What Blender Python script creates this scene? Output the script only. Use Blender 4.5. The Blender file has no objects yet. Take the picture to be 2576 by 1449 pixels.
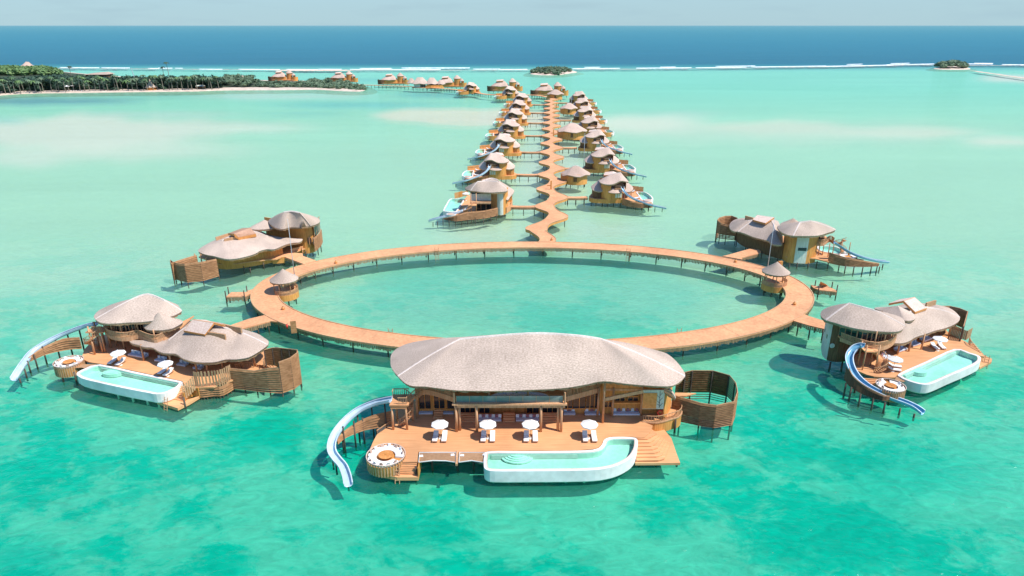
import bpy, math, random
from mathutils import Vector as V
random.seed(7)
C = bpy.context.scene
# ---------------- camera, light, exposure ----------------
F = 1717.0; H = 55.0; PITCH = math.radians(21.08)
cp, sp = math.cos(PITCH), math.sin(PITCH)
cam_d = bpy.data.cameras.new("camera"); cam = bpy.data.objects.new("camera", cam_d)
C.collection.objects.link(cam); C.camera = cam
cam_d.sensor_width = 36; cam_d.lens = 36 * F / 2576; cam_d.clip_end = 120000; cam_d.clip_start = 0.5
cam.location = (0, 0, H); cam.rotation_euler = (math.pi / 2 - PITCH, 0, 0)
W = bpy.data.worlds.new("World"); C.world = W; W.use_nodes = True
SUN_EL = math.radians(57); SUN_DIR = V((0.92, -0.38, 0)).normalized()   # horizontally towards the sun
sky = W.node_tree.nodes.new("ShaderNodeTexSky"); sky.sky_type = 'NISHITA'; sky.sun_disc = False
sky.sun_elevation = SUN_EL; sky.sun_rotation = math.atan2(SUN_DIR.x, SUN_DIR.y)
sky.air_density = 1.0; sky.dust_density = 0.3; sky.ozone_density = 2.0
bg = W.node_tree.nodes["Background"]; bg.inputs[1].default_value = 0.145
# thin high cloud wisps mixed into the sky
wn = W.node_tree.nodes; wl = W.node_tree.links
tc = wn.new("ShaderNodeTexCoord"); mp = wn.new("ShaderNodeMapping"); mp.inputs['Scale'].default_value = (3, 3, 22)
nz = wn.new("ShaderNodeTexNoise"); nz.inputs['Scale'].default_value = 3.0; nz.inputs['Detail'].default_value = 6
cr_ = wn.new("ShaderNodeMapRange"); cr_.inputs[1].default_value = 0.5; cr_.inputs[2].default_value = 0.8; cr_.inputs[4].default_value = 0.16
mx = wn.new("ShaderNodeMixRGB"); mx.inputs[2].default_value = (2.1, 3.05, 3.45, 1)
tn = wn.new("ShaderNodeMixRGB"); tn.blend_type = 'MULTIPLY'; tn.inputs[0].default_value = 1; tn.inputs[2].default_value = (0.52, 0.76, 1.0, 1)
wl.new(tc.outputs['Generated'], mp.inputs[0]); wl.new(mp.outputs[0], nz.inputs['Vector']); wl.new(nz.outputs[0], cr_.inputs[0])
sz = wn.new("ShaderNodeSeparateXYZ"); wl.new(tc.outputs['Generated'], sz.inputs[0])
hz = wn.new("ShaderNodeMapRange"); hz.inputs[1].default_value = 0.02; hz.inputs[2].default_value = 0.40; hz.inputs[3].default_value = 0.88; hz.inputs[4].default_value = 0.0; wl.new(sz.outputs[2], hz.inputs[0])
ad_ = wn.new("ShaderNodeMath"); ad_.operation = 'ADD'; ad_.use_clamp = True; wl.new(hz.outputs[0], ad_.inputs[0]); wl.new(cr_.outputs[0], ad_.inputs[1]); wl.new(ad_.outputs[0], mx.inputs[0]); wl.new(sky.outputs[0], tn.inputs[1]); wl.new(tn.outputs[0], mx.inputs[1]); wl.new(mx.outputs[0], bg.inputs[0])
sun_d = bpy.data.lights.new("sun", 'SUN'); sun_d.energy = 4.2; sun_d.angle = math.radians(0.6); sun_d.color = (1.0, 0.95, 0.87)
sun = bpy.data.objects.new("sun", sun_d); C.collection.objects.link(sun)
sdir = V((SUN_DIR.x * math.cos(SUN_EL), SUN_DIR.y * math.cos(SUN_EL), math.sin(SUN_EL)))
sun.rotation_euler = sdir.to_track_quat('Z', 'Y').to_euler(); sun.location = (60, -40, 90)
C.view_settings.view_transform = 'Standard'; C.view_settings.look = 'None'; C.view_settings.gamma = 1
C.view_settings.exposure = 0.46
C.render.engine = 'CYCLES'
C.cycles.max_bounces = 6; C.cycles.transparent_max_bounces = 12; C.cycles.diffuse_bounces = 3
C.cycles.caustics_reflective = False; C.cycles.caustics_refractive = False

# ---------------- measuring helpers ----------------
def U(x, y, z=0.0):
    """point at height z seen at (x, y) of the 2576 px wide photograph"""
    dx = (x - 1288) / F; dy = (y - 724.5) / F
    d = V((dx, cp - dy * sp, -sp - dy * cp)); t = (z - H) / d.z
    return V((0, 0, H)) + d * t
class Fr:
    """measuring frame of a close-up of the photograph"""
    def __init__(s, x0, y0, k): s.x0, s.y0, s.k = x0, y0, k
    def D(s, x, y): return ((s.x0 + x / s.k) / 1.49069, (s.y0 + y / s.k) / 1.49069)
    def __call__(s, x, y, z): return U(*s.D(x, y), z)
    def d(s, x, y, dist):
        X, Y = s.D(x, y); dx = (X - 1288) / F; dy = (Y - 724.5) / F
        d = V((dx, cp - dy * sp, -sp - dy * cp)); t = dist / d.y
        return V((0, 0, H)) + d * t
    def L(s, pts, z): return [s(p[0], p[1], p[2] if len(p) > 2 else z) for p in pts]
def cr(P, n=6, closed=False):
    P = [V(p) for p in P]; N = len(P); out = []
    rng = range(N) if closed else range(N - 1)
    for i in rng:
        g = (lambda k: P[k % N]) if closed else (lambda k: P[max(0, min(N - 1, k))])
        a, b, c, d = g(i - 1), g(i), g(i + 1), g(i + 2)
        for j in range(n):
            t = j / n
            out.append(0.5 * ((2 * b) + (c - a) * t + (2 * a - 5 * b + 4 * c - d) * t * t + (3 * b - a - 3 * c + d) * t ** 3))
    if not closed: out.append(P[-1].copy())
    return out
def zz(P, z): return [V((p.x, p.y, z)) for p in P]

# ---------------- materials ----------------
MAT = {}
def mat(name, col, col2=None, rough=0.7, nscale=(1, 1, 1), n=3.0, bump=0.0, spec=0.3, det=4, stripe=None, obj=True):
    m = bpy.data.materials.new(name); m.use_nodes = True; t = m.node_tree; b = t.nodes['Principled BSDF']
    b.inputs['Roughness'].default_value = rough; b.inputs['Specular IOR Level'].default_value = spec
    b.inputs['Base Color'].default_value = (*col, 1)
    co = t.nodes.new('ShaderNodeTexCoord'); mp = t.nodes.new('ShaderNodeMapping'); mp.inputs['Scale'].default_value = nscale
    t.links.new(co.outputs['UV' if stripe else 'Object'], mp.inputs[0])
    ns = t.nodes.new('ShaderNodeTexNoise'); ns.inputs['Scale'].default_value = n; ns.inputs['Detail'].default_value = det
    t.links.new(mp.outputs[0], ns.inputs['Vector'])
    out = ns.outputs[0]
    if col2:
        r = t.nodes.new('ShaderNodeValToRGB'); r.color_ramp.elements[0].position = 0.35; r.color_ramp.elements[1].position = 0.68
        r.color_ramp.elements[0].color = (*col, 1); r.color_ramp.elements[1].color = (*col2, 1)
        t.links.new(out, r.inputs[0]); last = r.outputs[0]
        # broad weathering
        n2 = t.nodes.new('ShaderNodeTexNoise'); n2.inputs['Scale'].default_value = 0.22; n2.inputs['Detail'].default_value = 3
        t.links.new(co.outputs['Object'], n2.inputs['Vector'])
        mr = t.nodes.new('ShaderNodeMapRange'); mr.inputs[1].default_value = 0.3; mr.inputs[2].default_value = 0.7
        mr.inputs[3].default_value = 0.84; mr.inputs[4].default_value = 1.12; t.links.new(n2.outputs[0], mr.inputs[0])
        mm = t.nodes.new('ShaderNodeMixRGB'); mm.blend_type = 'MULTIPLY'; mm.inputs[0].default_value = 1
        oi = t.nodes.new('ShaderNodeObjectInfo'); orr = t.nodes.new('ShaderNodeMapRange'); orr.inputs[3].default_value = 0.90; orr.inputs[4].default_value = 1.08; t.links.new(oi.outputs['Random'], orr.inputs[0])
        om = t.nodes.new('ShaderNodeMath'); om.operation = 'MULTIPLY'; t.links.new(mr.outputs[0], om.inputs[0]); t.links.new(orr.outputs[0], om.inputs[1])
        t.links.new(last, mm.inputs[1]); t.links.new(om.outputs[0], mm.inputs[2]); last = mm.outputs[0]
        t.links.new(last, b.inputs['Base Color'])
    if bump:
        bp = t.nodes.new('ShaderNodeBump'); bp.inputs['Strength'].default_value = bump; bp.inputs['Distance'].default_value = 0.05
        if stripe:
            w = t.nodes.new('ShaderNodeTexWave'); w.bands_direction = 'Y'; w.wave_profile = 'SAW'; w.inputs['Scale'].default_value = stripe
            w.inputs['Distortion'].default_value = 1.2; w.inputs['Detail'].default_value = 2; w.inputs['Detail Scale'].default_value = 3
            uvc = t.nodes.new('ShaderNodeTexCoord'); t.links.new(uvc.outputs['UV'], w.inputs['Vector'])
            ad = t.nodes.new('ShaderNodeMath'); ad.operation = 'ADD'; t.links.new(w.outputs[1], ad.inputs[0]); t.links.new(out, ad.inputs[1])
            t.links.new(ad.outputs[0], bp.inputs['Height'])
            dk = t.nodes.new('ShaderNodeMapRange'); dk.inputs[3].default_value = 0.80; dk.inputs[4].default_value = 1.06; t.links.new(w.outputs[1], dk.inputs[0])
            m2 = t.nodes.new('ShaderNodeMixRGB'); m2.blend_type = 'MULTIPLY'; m2.inputs[0].default_value = 1
            t.links.new(last, m2.inputs[1]); t.links.new(dk.outputs[0], m2.inputs[2]); t.links.new(m2.outputs[0], b.inputs['Base Color'])
        else: t.links.new(out, bp.inputs['Height'])
        t.links.new(bp.outputs[0], b.inputs['Normal'])
    MAT[name] = m; return m
mat('deck_wood', (0.60, 0.285, 0.125), (0.80, 0.41, 0.195), 0.75, (0.18, 7, 1), 1.3, 0.15)
mat('jetty_wood', (0.60, 0.285, 0.14), (0.76, 0.375, 0.185), 0.8, (1.2, 1.2, 1), 1.6, 0.15)
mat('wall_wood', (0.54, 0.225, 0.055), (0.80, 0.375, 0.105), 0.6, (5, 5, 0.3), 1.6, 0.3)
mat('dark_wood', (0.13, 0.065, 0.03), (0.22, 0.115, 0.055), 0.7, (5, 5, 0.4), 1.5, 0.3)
mat('court_wood', (0.20, 0.092, 0.038), (0.36, 0.185, 0.085), 0.7, (0.8, 0.8, 3), 1.6, 0.2)
mat('slat_wood', (0.29, 0.135, 0.055), (0.48, 0.245, 0.115), 0.7, (0.8, 0.8, 3), 1.6, 0.2)
mat('post_wood', (0.50, 0.26, 0.13), (0.66, 0.38, 0.21), 0.7, (3, 3, 0.5), 1.5, 0.2)
mat('rail_wood', (0.42, 0.23, 0.115), (0.60, 0.36, 0.20), 0.7, (3, 3, 3), 1.5, 0.2)
mat('pile_wood', (0.055, 0.04, 0.03), (0.15, 0.11, 0.085), 0.85, (4, 4, 0.6), 1.2, 0.4)
mat('fringe_wood', (0.22, 0.14, 0.075), (0.42, 0.28, 0.16), 0.85, (6, 6, 0.5), 1.6, 0.4)
mat('thatch', (0.43, 0.325, 0.255), (0.70, 0.555, 0.455), 0.95, (2.2, 5.0, 1), 1.5, 0.55, 0.05, 8, stripe=1.3)
mat('thatch_pale', (0.58, 0.48, 0.42), (0.76, 0.66, 0.59), 0.95, (3, 3, 3), 1.5, 0.4)
mat('thatch_plate', (0.60, 0.44, 0.36), (0.76, 0.60, 0.51), 0.95, (3, 3, 3), 1.2, 0.5)
mat('thatch_brown', (0.36, 0.20, 0.13), (0.50, 0.30, 0.20), 0.95, (3, 3, 3), 1.2, 0.5)
mat('thatch_row', (0.54, 0.39, 0.315), (0.78, 0.60, 0.49), 0.95, (2.2, 5.0, 1), 1.5, 0.55, 0.05, 8, stripe=1.3)
mat('thatch_warm', (0.52, 0.36, 0.28), (0.74, 0.56, 0.46), 0.95, (2.2, 5.0, 1), 1.5, 0.5, 0.05, 8, stripe=1.3)
mat('white_render', (0.72, 0.69, 0.65), (0.82, 0.79, 0.75), 0.55, (1, 1, 1), 1.2, 0.05)
mat('pool_trim', (0.62, 0.46, 0.38), (0.70, 0.54, 0.45), 0.6, (1, 1, 1), 4.0)
mat('pool_tile', (0.62, 0.78, 0.69), (0.72, 0.86, 0.77), 0.5, (1, 1, 1), 2.0)
mat('fabric_white', (0.76, 0.74, 0.71), (0.84, 0.82, 0.79), 0.9, (1, 1, 1), 6.0, 0.1)
mat('fabric_blue', (0.52, 0.57, 0.66), (0.62, 0.67, 0.75), 0.9, (1, 1, 1), 6.0, 0.1)
mat('fabric_mauve', (0.30, 0.12, 0.13), (0.42, 0.19, 0.19), 0.9, (1, 1, 1), 6.0, 0.1)
mat('fabric_tan', (0.48, 0.32, 0.24), (0.58, 0.42, 0.33), 0.9, (1, 1, 1), 6.0, 0.1)
mat('fabric_green', (0.14, 0.52, 0.14), (0.20, 0.60, 0.20), 0.8, (1, 1, 1), 6.0)
mat('slide_blue', (0.14, 0.34, 0.48), (0.20, 0.42, 0.56), 0.25, (1, 1, 1), 1.5, 0, 0.6)
mat('slide_pale', (0.42, 0.56, 0.66), (0.52, 0.66, 0.75), 0.25, (1, 1, 1), 1.5, 0, 0.6)
mat('slide_white', (0.52, 0.60, 0.67), (0.64, 0.71, 0.77), 0.3, (1, 1, 1), 1.5, 0, 0.6)
mat('glass_dark', (0.012, 0.016, 0.02), (0.03, 0.04, 0.05), 0.08, (1, 1, 1), 1.0, 0, 0.6)
mat('glass_rail', (0.20, 0.24, 0.21), (0.27, 0.31, 0.28), 0.08, (1, 1, 1), 1.0, 0, 0.6)
mat('white_panel', (0.52, 0.52, 0.44), (0.64, 0.64, 0.56), 0.7, (2, 2, 0.4), 2.0, 0.1)
mat('steel', (0.45, 0.5, 0.52), (0.62, 0.66, 0.68), 0.35, (1, 1, 3), 1.0)
mat('red_paint', (0.62, 0.05, 0.03), (0.74, 0.08, 0.05), 0.4, (1, 1, 1), 4.0)
mat('orange_wood', (0.55, 0.22, 0.06), (0.70, 0.32, 0.10), 0.4, (1, 1, 1), 3.0)
mat('net', (0.34, 0.19, 0.10), (0.42, 0.25, 0.14), 0.9, (1, 1, 1), 3.0)

# ---------------- mesh builder ----------------
class M:
    def __init__(s): s.v = []; s.f = []; s.uv = None; s.sm = []
    def add(s, vs, fs):
        b = len(s.v); s.v += [V(p) for p in vs]; s.f += [[i + b for i in f] for f in fs]
    def quad(s, a, b, c, d): s.add([a, b, c, d], [[0, 1, 2, 3]])
    def hexa(s, lo, hi):
        n = len(lo); fs = [list(range(n))[::-1], list(range(n, 2 * n))]
        for i in range(n): j = (i + 1) % n; fs.append([i, j, n + j, n + i])
        s.add(list(lo) + list(hi), fs)
    def box(s, c, sz, rz=0):
        c = V(c); x, y, z = [q / 2 for q in sz]; k, l = math.cos(rz), math.sin(rz)
        P = [V((c.x + a * x * k - b * y * l, c.y + a * x * l + b * y * k, 0)) for a, b in ((-1, -1), (1, -1), (1, 1), (-1, 1))]
        s.hexa(zz(P, c.z - z), zz(P, c.z + z))
    def prism(s, poly, z0, z1):
        P = [V((p[0], p[1], 0)) for p in poly]
        A = sum(P[i].x * P[(i + 1) % len(P)].y - P[(i + 1) % len(P)].x * P[i].y for i in range(len(P)))
        if A < 0: P = P[::-1]
        s.hexa(zz(P, z0), zz(P, z1))
    def beam(s, a, b, w, h=None):
        a, b = V(a), V(b); h = h or w; d = (b - a)
        if d.length < 1e-6: return
        d.normalize(); u = V((0, 0, 1)) if abs(d.z) < 0.95 else V((1, 0, 0))
        n = d.cross(u).normalized(); m = n.cross(d).normalized()
        A = [a + n * (w / 2 * i) + m * (h / 2 * j) for i, j in ((-1, -1), (1, -1), (1, 1), (-1, 1))]
        s.hexa(A, [p + (b - a) for p in A])
    def cyl(s, a, b, r0, r1=None, n=7):
        a, b = V(a), V(b); r1 = r0 if r1 is None else r1; d = (b - a).normalized()
        u = V((0, 0, 1)) if abs(d.z) < 0.95 else V((1, 0, 0)); x = d.cross(u).normalized(); y = x.cross(d)
        A = [a + (x * math.cos(t) + y * math.sin(t)) * r0 for t in [2 * math.pi * i / n for i in range(n)]]
        B = [b + (x * math.cos(t) + y * math.sin(t)) * r1 for t in [2 * math.pi * i / n for i in range(n)]]
        s.hexa(A, B)
    def sweep(s, path, prof, closed=False, pclosed=True):
        """prof = (sideways, up) pairs swept along path"""
        path = [V(p) for p in path]; N = len(path); k = len(prof); vs = []; fs = []
        for i, p in enumerate(path):
            a = path[(i - 1) % N] if closed or i else p; b = path[(i + 1) % N] if closed or i < N - 1 else p
            t = (b - a); t.z = 0
            if t.length < 1e-6: t = V((1, 0, 0))
            t.normalize(); n = V((t.y, -t.x, 0))
            for (o, u) in prof: vs.append(p + n * o + V((0, 0, u)))
        for i in range(N if closed else N - 1):
            for j in range(k if pclosed else k - 1):
                a = i * k + j; b = i * k + (j + 1) % k; c = ((i + 1) % N) * k + (j + 1) % k; d = ((i + 1) % N) * k + j
                fs.append([a, b, c, d])
        if not closed and pclosed: fs.append(list(range(k))); fs.append([(N - 1) * k + j for j in range(k)][::-1])
        s.add(vs, fs)
    def wall(s, path, z0, z1, th=0.15):
        """upright band; z0/z1 number or list"""
        N = len(path); g = lambda z, i: z[i] if isinstance(z, (list, tuple)) else z
        vs = []; fs = []
        for i, p in enumerate(path):
            a = path[max(0, i - 1)]; b = path[min(N - 1, i + 1)]; t = V((b[0] - a[0], b[1] - a[1], 0))
            if t.length < 1e-6: t = V((1, 0, 0))
            t.normalize(); n = V((t.y, -t.x, 0)) * th / 2; q = V((p[0], p[1], 0))
            vs += [q - n + V((0, 0, g(z0, i))), q + n + V((0, 0, g(z0, i))), q + n + V((0, 0, g(z1, i))), q - n + V((0, 0, g(z1, i)))]
        for i in range(N - 1):
            for j in range(4): fs.append([i * 4 + j, i * 4 + (j + 1) % 4, i * 4 + 4 + (j + 1) % 4, i * 4 + 4 + j])
        fs += [[0, 1, 2, 3], [(N - 1) * 4 + j for j in (3, 2, 1, 0)]]
        s.add(vs, fs)
    def build(s, name, m, parent=None, smooth=False):
        me = bpy.data.meshes.new(name); off = V(root_loc(parent)) if parent else V((0, 0, 0))
        if XF: vs = [XF(p) - off for p in s.v]
        else: vs = [p - off for p in s.v]
        me.from_pydata([tuple(p) for p in vs], [], s.f)
        if s.uv:
            l = me.uv_layers.new(name='UVMap'); k = 0
            for f in s.f:
                for i in f: l.data[k].uv = s.uv[i]; k += 1
        me.materials.append(MAT[m] if isinstance(m, str) else m)
        if smooth: me.polygons.foreach_set('use_smooth', [True] * len(me.polygons))
        import bmesh
        if len(s.f) == 1:
            if me.polygons[0].normal.z < 0: me.flip_normals()
        bm = bmesh.new(); bm.from_mesh(me); (bmesh.ops.recalc_face_normals(bm, faces=bm.faces) if len(s.f) > 1 else None); bm.to_mesh(me); bm.free()
        o = bpy.data.objects.new(name, me); C.collection.objects.link(o)
        if parent: o.parent = parent
        ROOT[o.name] = off
        return o
XF = None
ROOT = {}
def root_loc(p): return ROOT[p.name]
def tag(o, label, cat, group=None, kind=None):
    if label: o['label'] = label
    if cat: o['category'] = cat
    if group: o['group'] = group
    if kind: o['kind'] = kind
    return o
def thing(name, loc, label, cat, group=None):
    o = bpy.data.objects.new(name, None); C.collection.objects.link(o); o.location = loc; ROOT[o.name] = V(loc)
    o.empty_display_size = 0.3
    return tag(o, label, cat, group)
def struct(o): o['kind'] = 'structure'; return o
def copy_tree(o, parent=None):
    c = o.copy(); C.collection.objects.link(c); ROOT[c.name] = V((0, 0, 0))
    if parent: c.parent = parent
    for ch in [k for k in bpy.data.objects if k.parent == o]: copy_tree(ch, c)
    return c
def place(proto, loc, rz=0, label=None, group=None, cat=None):
    if not proto.get('used'): o = proto; o['used'] = 1
    else: o = copy_tree(proto)
    o.location = loc; o.rotation_euler = (0, 0, rz)
    if label: o['label'] = label
    if group: o['group'] = group
    return o

# ---------------- architectural helpers ----------------
def roof(name, eave, ridge, parent, m='thatch', rows=14, bulge=0.1, thick=0.38, n=5, power=1.0, label=None, hips=()):
    """thatched roof: closed eave curve drawn up to a ridge line, with a thick lip and an underside"""
    E = cr(eave, n, True); R = [V(p) for p in ridge]
    if len(R) > 2: R = cr(R, 4)
    if len(R) == 1: R = [R[0] + V((-0.05, 0, 0)), R[0] + V((0.05, 0, 0))]
    tgt = []
    for p in E:
        ch = R[-1] - R[0]; pr_ = lambda q: ((q.x - R[0].x) * ch.x + (q.y - R[0].y) * ch.y) / max(1e-9, ch.x ** 2 + ch.y ** 2)
        t = max(0, min(1, pr_(p))); q = R[-1].copy()
        for a, b in zip(R[:-1], R[1:]):
            ta, tb = pr_(a), pr_(b)
            if ta - 1e-6 <= t <= tb + 1e-6: q = a.lerp(b, (t - ta) / max(1e-9, tb - ta)); break
        tgt.append(q)
    N = len(E); mb = M(); uv = []; per = [0.0]
    for i in range(N): per.append(per[-1] + (E[(i + 1) % N] - E[i]).length)
    def pt(i, s, off=0.0):
        e, r = E[i % N], tgt[i % N]; q = e.lerp(r, s); f = s ** power + bulge * math.sin(math.pi * s)
        q.z = e.z + (r.z - e.z) * f + off; return q
    for i in range(N + 1):
        sl = (tgt[i % N] - E[i % N]).length
        for k in range(rows + 1):
            mb.v.append(pt(i, k / rows)); uv.append((per[i], k / rows * sl))
    for i in range(N):
        for k in range(rows):
            a = i * (rows + 1) + k; mb.f.append([a, a + rows + 1, a + rows + 2, a + 1])
    b = len(mb.v)                                   # lip and underside
    for i in range(N + 1):
        q = pt(i, 0.0); mb.v += [q + V((0, 0, -thick)) + (tgt[i % N] - q).normalized() * 0.12, pt(i, 0.55, -thick * 1.2), pt(i, 0.0)]
        uv += [(per[i], 0), (per[i], 3), (per[i], 0.3)]
    for i in range(N):
        a = b + i * 3; mb.f += [[a + 2, a, a + 3, a + 5], [a, a + 1, a + 4, a + 3]]
    mb.uv = uv
    me_obj = mb.build(name, m, parent, smooth=True)
    if label: me_obj['label'] = label
    if len(R) > 2 or hips:
        cap = M()
        for h in hips: cap.sweep([pt(h * n, k / rows, 0.03) for k in range(rows + 1)], [(-.2, -.12), (-.1, .05), (.1, .05), (.2, -.12)])
        if len(ridge) > 1: cap.sweep([p + V((0, 0, .03)) for p in R], [(-.22, -.16), (-.1, .06), (.1, .06), (.22, -.16)])
        if cap.v: cap.build('ridge_cap', 'thatch_pale', me_obj)
    # ragged thatch fringe along the eave
    fr = M(); up, lo = [], []
    for i in range(N):
        p0, p1 = E[i], E[(i + 1) % N]; k = max(1, int((p1 - p0).length / 0.3)); inn = (tgt[i] - E[i]); inn.z = 0; inn = inn.normalized() * 0.1
        for j in range(k): p = p0.lerp(p1, j / k) + inn; up.append(p); lo.append(p + V((0, 0, -thick - random.uniform(0.0, 0.2))))
    n_ = len(up); fr.add(up + lo, [[j, (j + 1) % n_, n_ + (j + 1) % n_, n_ + j] for j in range(n_)])
    fr.build('eave_fringe', 'fringe_wood', me_obj)
    return me_obj
def slats(path, z0, z1, h=0.24, out=0.16, gap=0.0, sparse=0.0):
    """weatherboard-like horizontal slats; the lowest `sparse` metres stay open slats"""
    h = max(h, .4); out = .16; m = M(); N = len(path); g = lambda z, i: z[i] if isinstance(z, (list, tuple)) else z
    n = max(1, int(round((max(g(z1, i) - g(z0, i) for i in range(N))) / h)))
    for k in range(n):
        f0 = k / n; f1 = (k + 1) / n
        vs = []; fs = []
        for i, p in enumerate(path):
            a = path[max(0, i - 1)]; b = path[min(N - 1, i + 1)]; t = V((b[0] - a[0], b[1] - a[1], 0)).normalized(); nn = V((t.y, -t.x, 0))
            q = V((p[0], p[1], 0)); lo = g(z0, i) + (g(z1, i) - g(z0, i)) * f0; hi = g(z0, i) + (g(z1, i) - g(z0, i)) * f1
            op = sparse > 0 and (lo - g(z0, i)) < sparse
            hh = lo + (hi - lo) * 0.5 if op else hi + 0.07
            vs += [q + nn * (out + 0.02) + V((0, 0, lo)), q + V((0, 0, hh)) - nn * 0.0, q - nn * 0.05 + V((0, 0, hh)), q + nn * (out - 0.04) + V((0, 0, lo))]
        for i in range(N - 1):
            for j in range(4): fs.append([i * 4 + j, i * 4 + (j + 1) % 4, i * 4 + 4 + (j + 1) % 4, i * 4 + 4 + j])
        fs += [[0, 1, 2, 3], [(N - 1) * 4 + j for j in (3, 2, 1, 0)]]
        m.add(vs, fs)
    return m
def pickets(path, z0, z1, step=0.24, w=0.19, rag=0.0, th=0.05):
    m = M(); N = len(path); g = lambda z, i: z[i] if isinstance(z, (list, tuple)) else z
    for i in range(N - 1):
        a, b = V(path[i][:2] + (0,)) if isinstance(path[i], tuple) else V((path[i].x, path[i].y, 0)), V((path[i + 1][0], path[i + 1][1], 0))
        L = (b - a).length; k = max(1, int(L / step)); rz = math.atan2(b.y - a.y, b.x - a.x)
        for j in range(k):
            t = (j + 0.5) / k; p = a.lerp(b, t)
            lo = g(z0, i) * (1 - t) + g(z0, i + 1) * t; hi = g(z1, i) * (1 - t) + g(z1, i + 1) * t + random.uniform(-rag, rag)
            lo2 = lo - random.uniform(0, rag)
            m.box((p.x, p.y, (lo2 + hi) / 2), (max(w, step * .86) if step > .19 else w, th, hi - lo2), rz)
    return m
def railing(path, z, h, parent, m='rail_wood', step=0.25, name='railing'):
    r = M(); path = [V((p[0], p[1], (z[i] if isinstance(z, (list, tuple)) else z))) for i, p in enumerate(path)]
    prof = [(-0.05, h - 0.04), (0.05, h - 0.04), (0.05, h + 0.05), (-0.05, h + 0.05)]
    r.sweep(path, prof); r.sweep(path, [(-0.02, 0.1), (0.02, 0.1), (0.02, 0.15), (-0.02, 0.15)])
    for a, b in zip(path[:-1], path[1:]):
        L = (b - a).length; k = max(1, int(L / step))
        for j in range(k):
            p = a.lerp(b, (j + 0.5) / k); r.box((p.x, p.y, p.z + h / 2), (0.05, 0.05, h))
    return r.build(name, m, parent)
def piles(pts, top, parent, r=0.14, m='pile_wood', bot=-.6, name='pile'):
    for i, p in enumerate(pts):
        q = M(); t = top[i] if isinstance(top, (list, tuple)) else top
        q.cyl((p[0], p[1], bot), (p[0] + random.uniform(-.03, .03), p[1], t), r * 1.05, r * 0.9, 7); q.build(name, m, parent, True)
def board(poly, z, parent, name='deck', m='deck_wood', th=0.25):
    q = M(); q.prism(poly, z - th, z); return q.build(name, m, parent)
def inset(P, d):
    N = len(P); A = sum(P[i].x * P[(i + 1) % N].y - P[(i + 1) % N].x * P[i].y for i in range(N)); s = 1 if A > 0 else -1
    out = []
    for i in range(N):
        a, b = P[i - 1], P[(i + 1) % N]; t = V((b.x - a.x, b.y - a.y, 0)).normalized(); out.append(P[i] + V((-t.y, t.x, 0)) * d * s)
    return out
def pool(outer, parent, z=2.45, bot=0.9, rim=0.32, label=None, water_z=None):
    wz = water_z or z - 0.16
    A = sum(outer[i].x * outer[(i + 1) % len(outer)].y - outer[(i + 1) % len(outer)].x * outer[i].y for i in range(len(outer)))
    if A < 0: outer = outer[::-1]
    i1, i2, i0 = inset(outer, rim), inset(outer, rim + 0.14), inset(outer, 0.22)
    q = M(); N = len(outer)
    loops = [zz(i0, bot), zz(outer, bot + 0.25), zz(outer, z), zz(i1, z)]
    vs = [p for l in loops for p in l]; fs = []
    for k in range(len(loops) - 1):
        for i in range(N): j = (i + 1) % N; fs.append([k * N + i, k * N + j, k * N + N + j, k * N + N + i])
    fs.append(list(range(N))[::-1])
    q.add(vs, fs); sh = q.build('pool_shell', 'white_render', parent)
    if label: sh['label'] = label
    q = M(); L = [zz(i1, z + 0.002), zz(i2, z + 0.002), zz(i2, z - 0.9)]; vs = [p for l in L for p in l]; fs = []
    for i in range(N): j = (i + 1) % N; fs.append([i, j, N + j, N + i])
    q.add(vs, fs); q.build('pool_trim', 'pool_trim', sh)
    q = M(); fs = []
    for i in range(N): j = (i + 1) % N; fs.append([i, j, N + j, N + i])
    q.add(zz(i2, z + 0.001) + zz(i2, z - 0.95), fs + [list(range(N, 2 * N))]); q.build('pool_basin', 'pool_tile', sh)
    q = M(); q.add(zz(i2, wz), [list(range(N))]); q.build('pool_water', 'pool_water', sh)
    return sh
def slide(path, parent, m='slide_pale', w=0.5, h=0.42, posts=None, pm='pile_wood'):
    P = cr(path, 6)
    q = M(); pr = [(-w, h), (-w * .95, 0.12), (-w * .55, -0.06), (0, -0.1), (w * .55, -0.06), (w * .95, 0.12), (w, h)]
    q.sweep(P, pr + [(a * 1.08, b - 0.07) for a, b in pr[::-1]]); s = q.build('water_slide', m, parent, True)
    for sgn in (-1, 1):
        r = M(); r.sweep(P, [(sgn * w - 0.06, h - 0.04), (sgn * w + 0.06, h - 0.04), (sgn * w + 0.07, h + 0.07), (sgn * w - 0.07, h + 0.07)]); r.build('slide_rim', 'slide_white', s)
    if posts:
        for t in posts:
            p = P[int(t * (len(P) - 1))]; r = M(); r.cyl((p.x, p.y, -.6), (p.x, p.y, p.z - 0.22), 0.13, 0.11, 7); r.build('slide_post', pm, parent, True)
    return s
def oval(c, rx, ry, n=24, a0=0, a1=2 * math.pi, rz=0):
    o = []
    full = abs(a1 - a0 - 2 * math.pi) < 1e-6
    for i in range(n if full else n + 1):
        t = a0 + (a1 - a0) * i / n; x, y = rx * math.cos(t), ry * math.sin(t)
        o.append(V((c[0] + x * math.cos(rz) - y * math.sin(rz), c[1] + x * math.sin(rz) + y * math.cos(rz), 0)))
    return o
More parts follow.
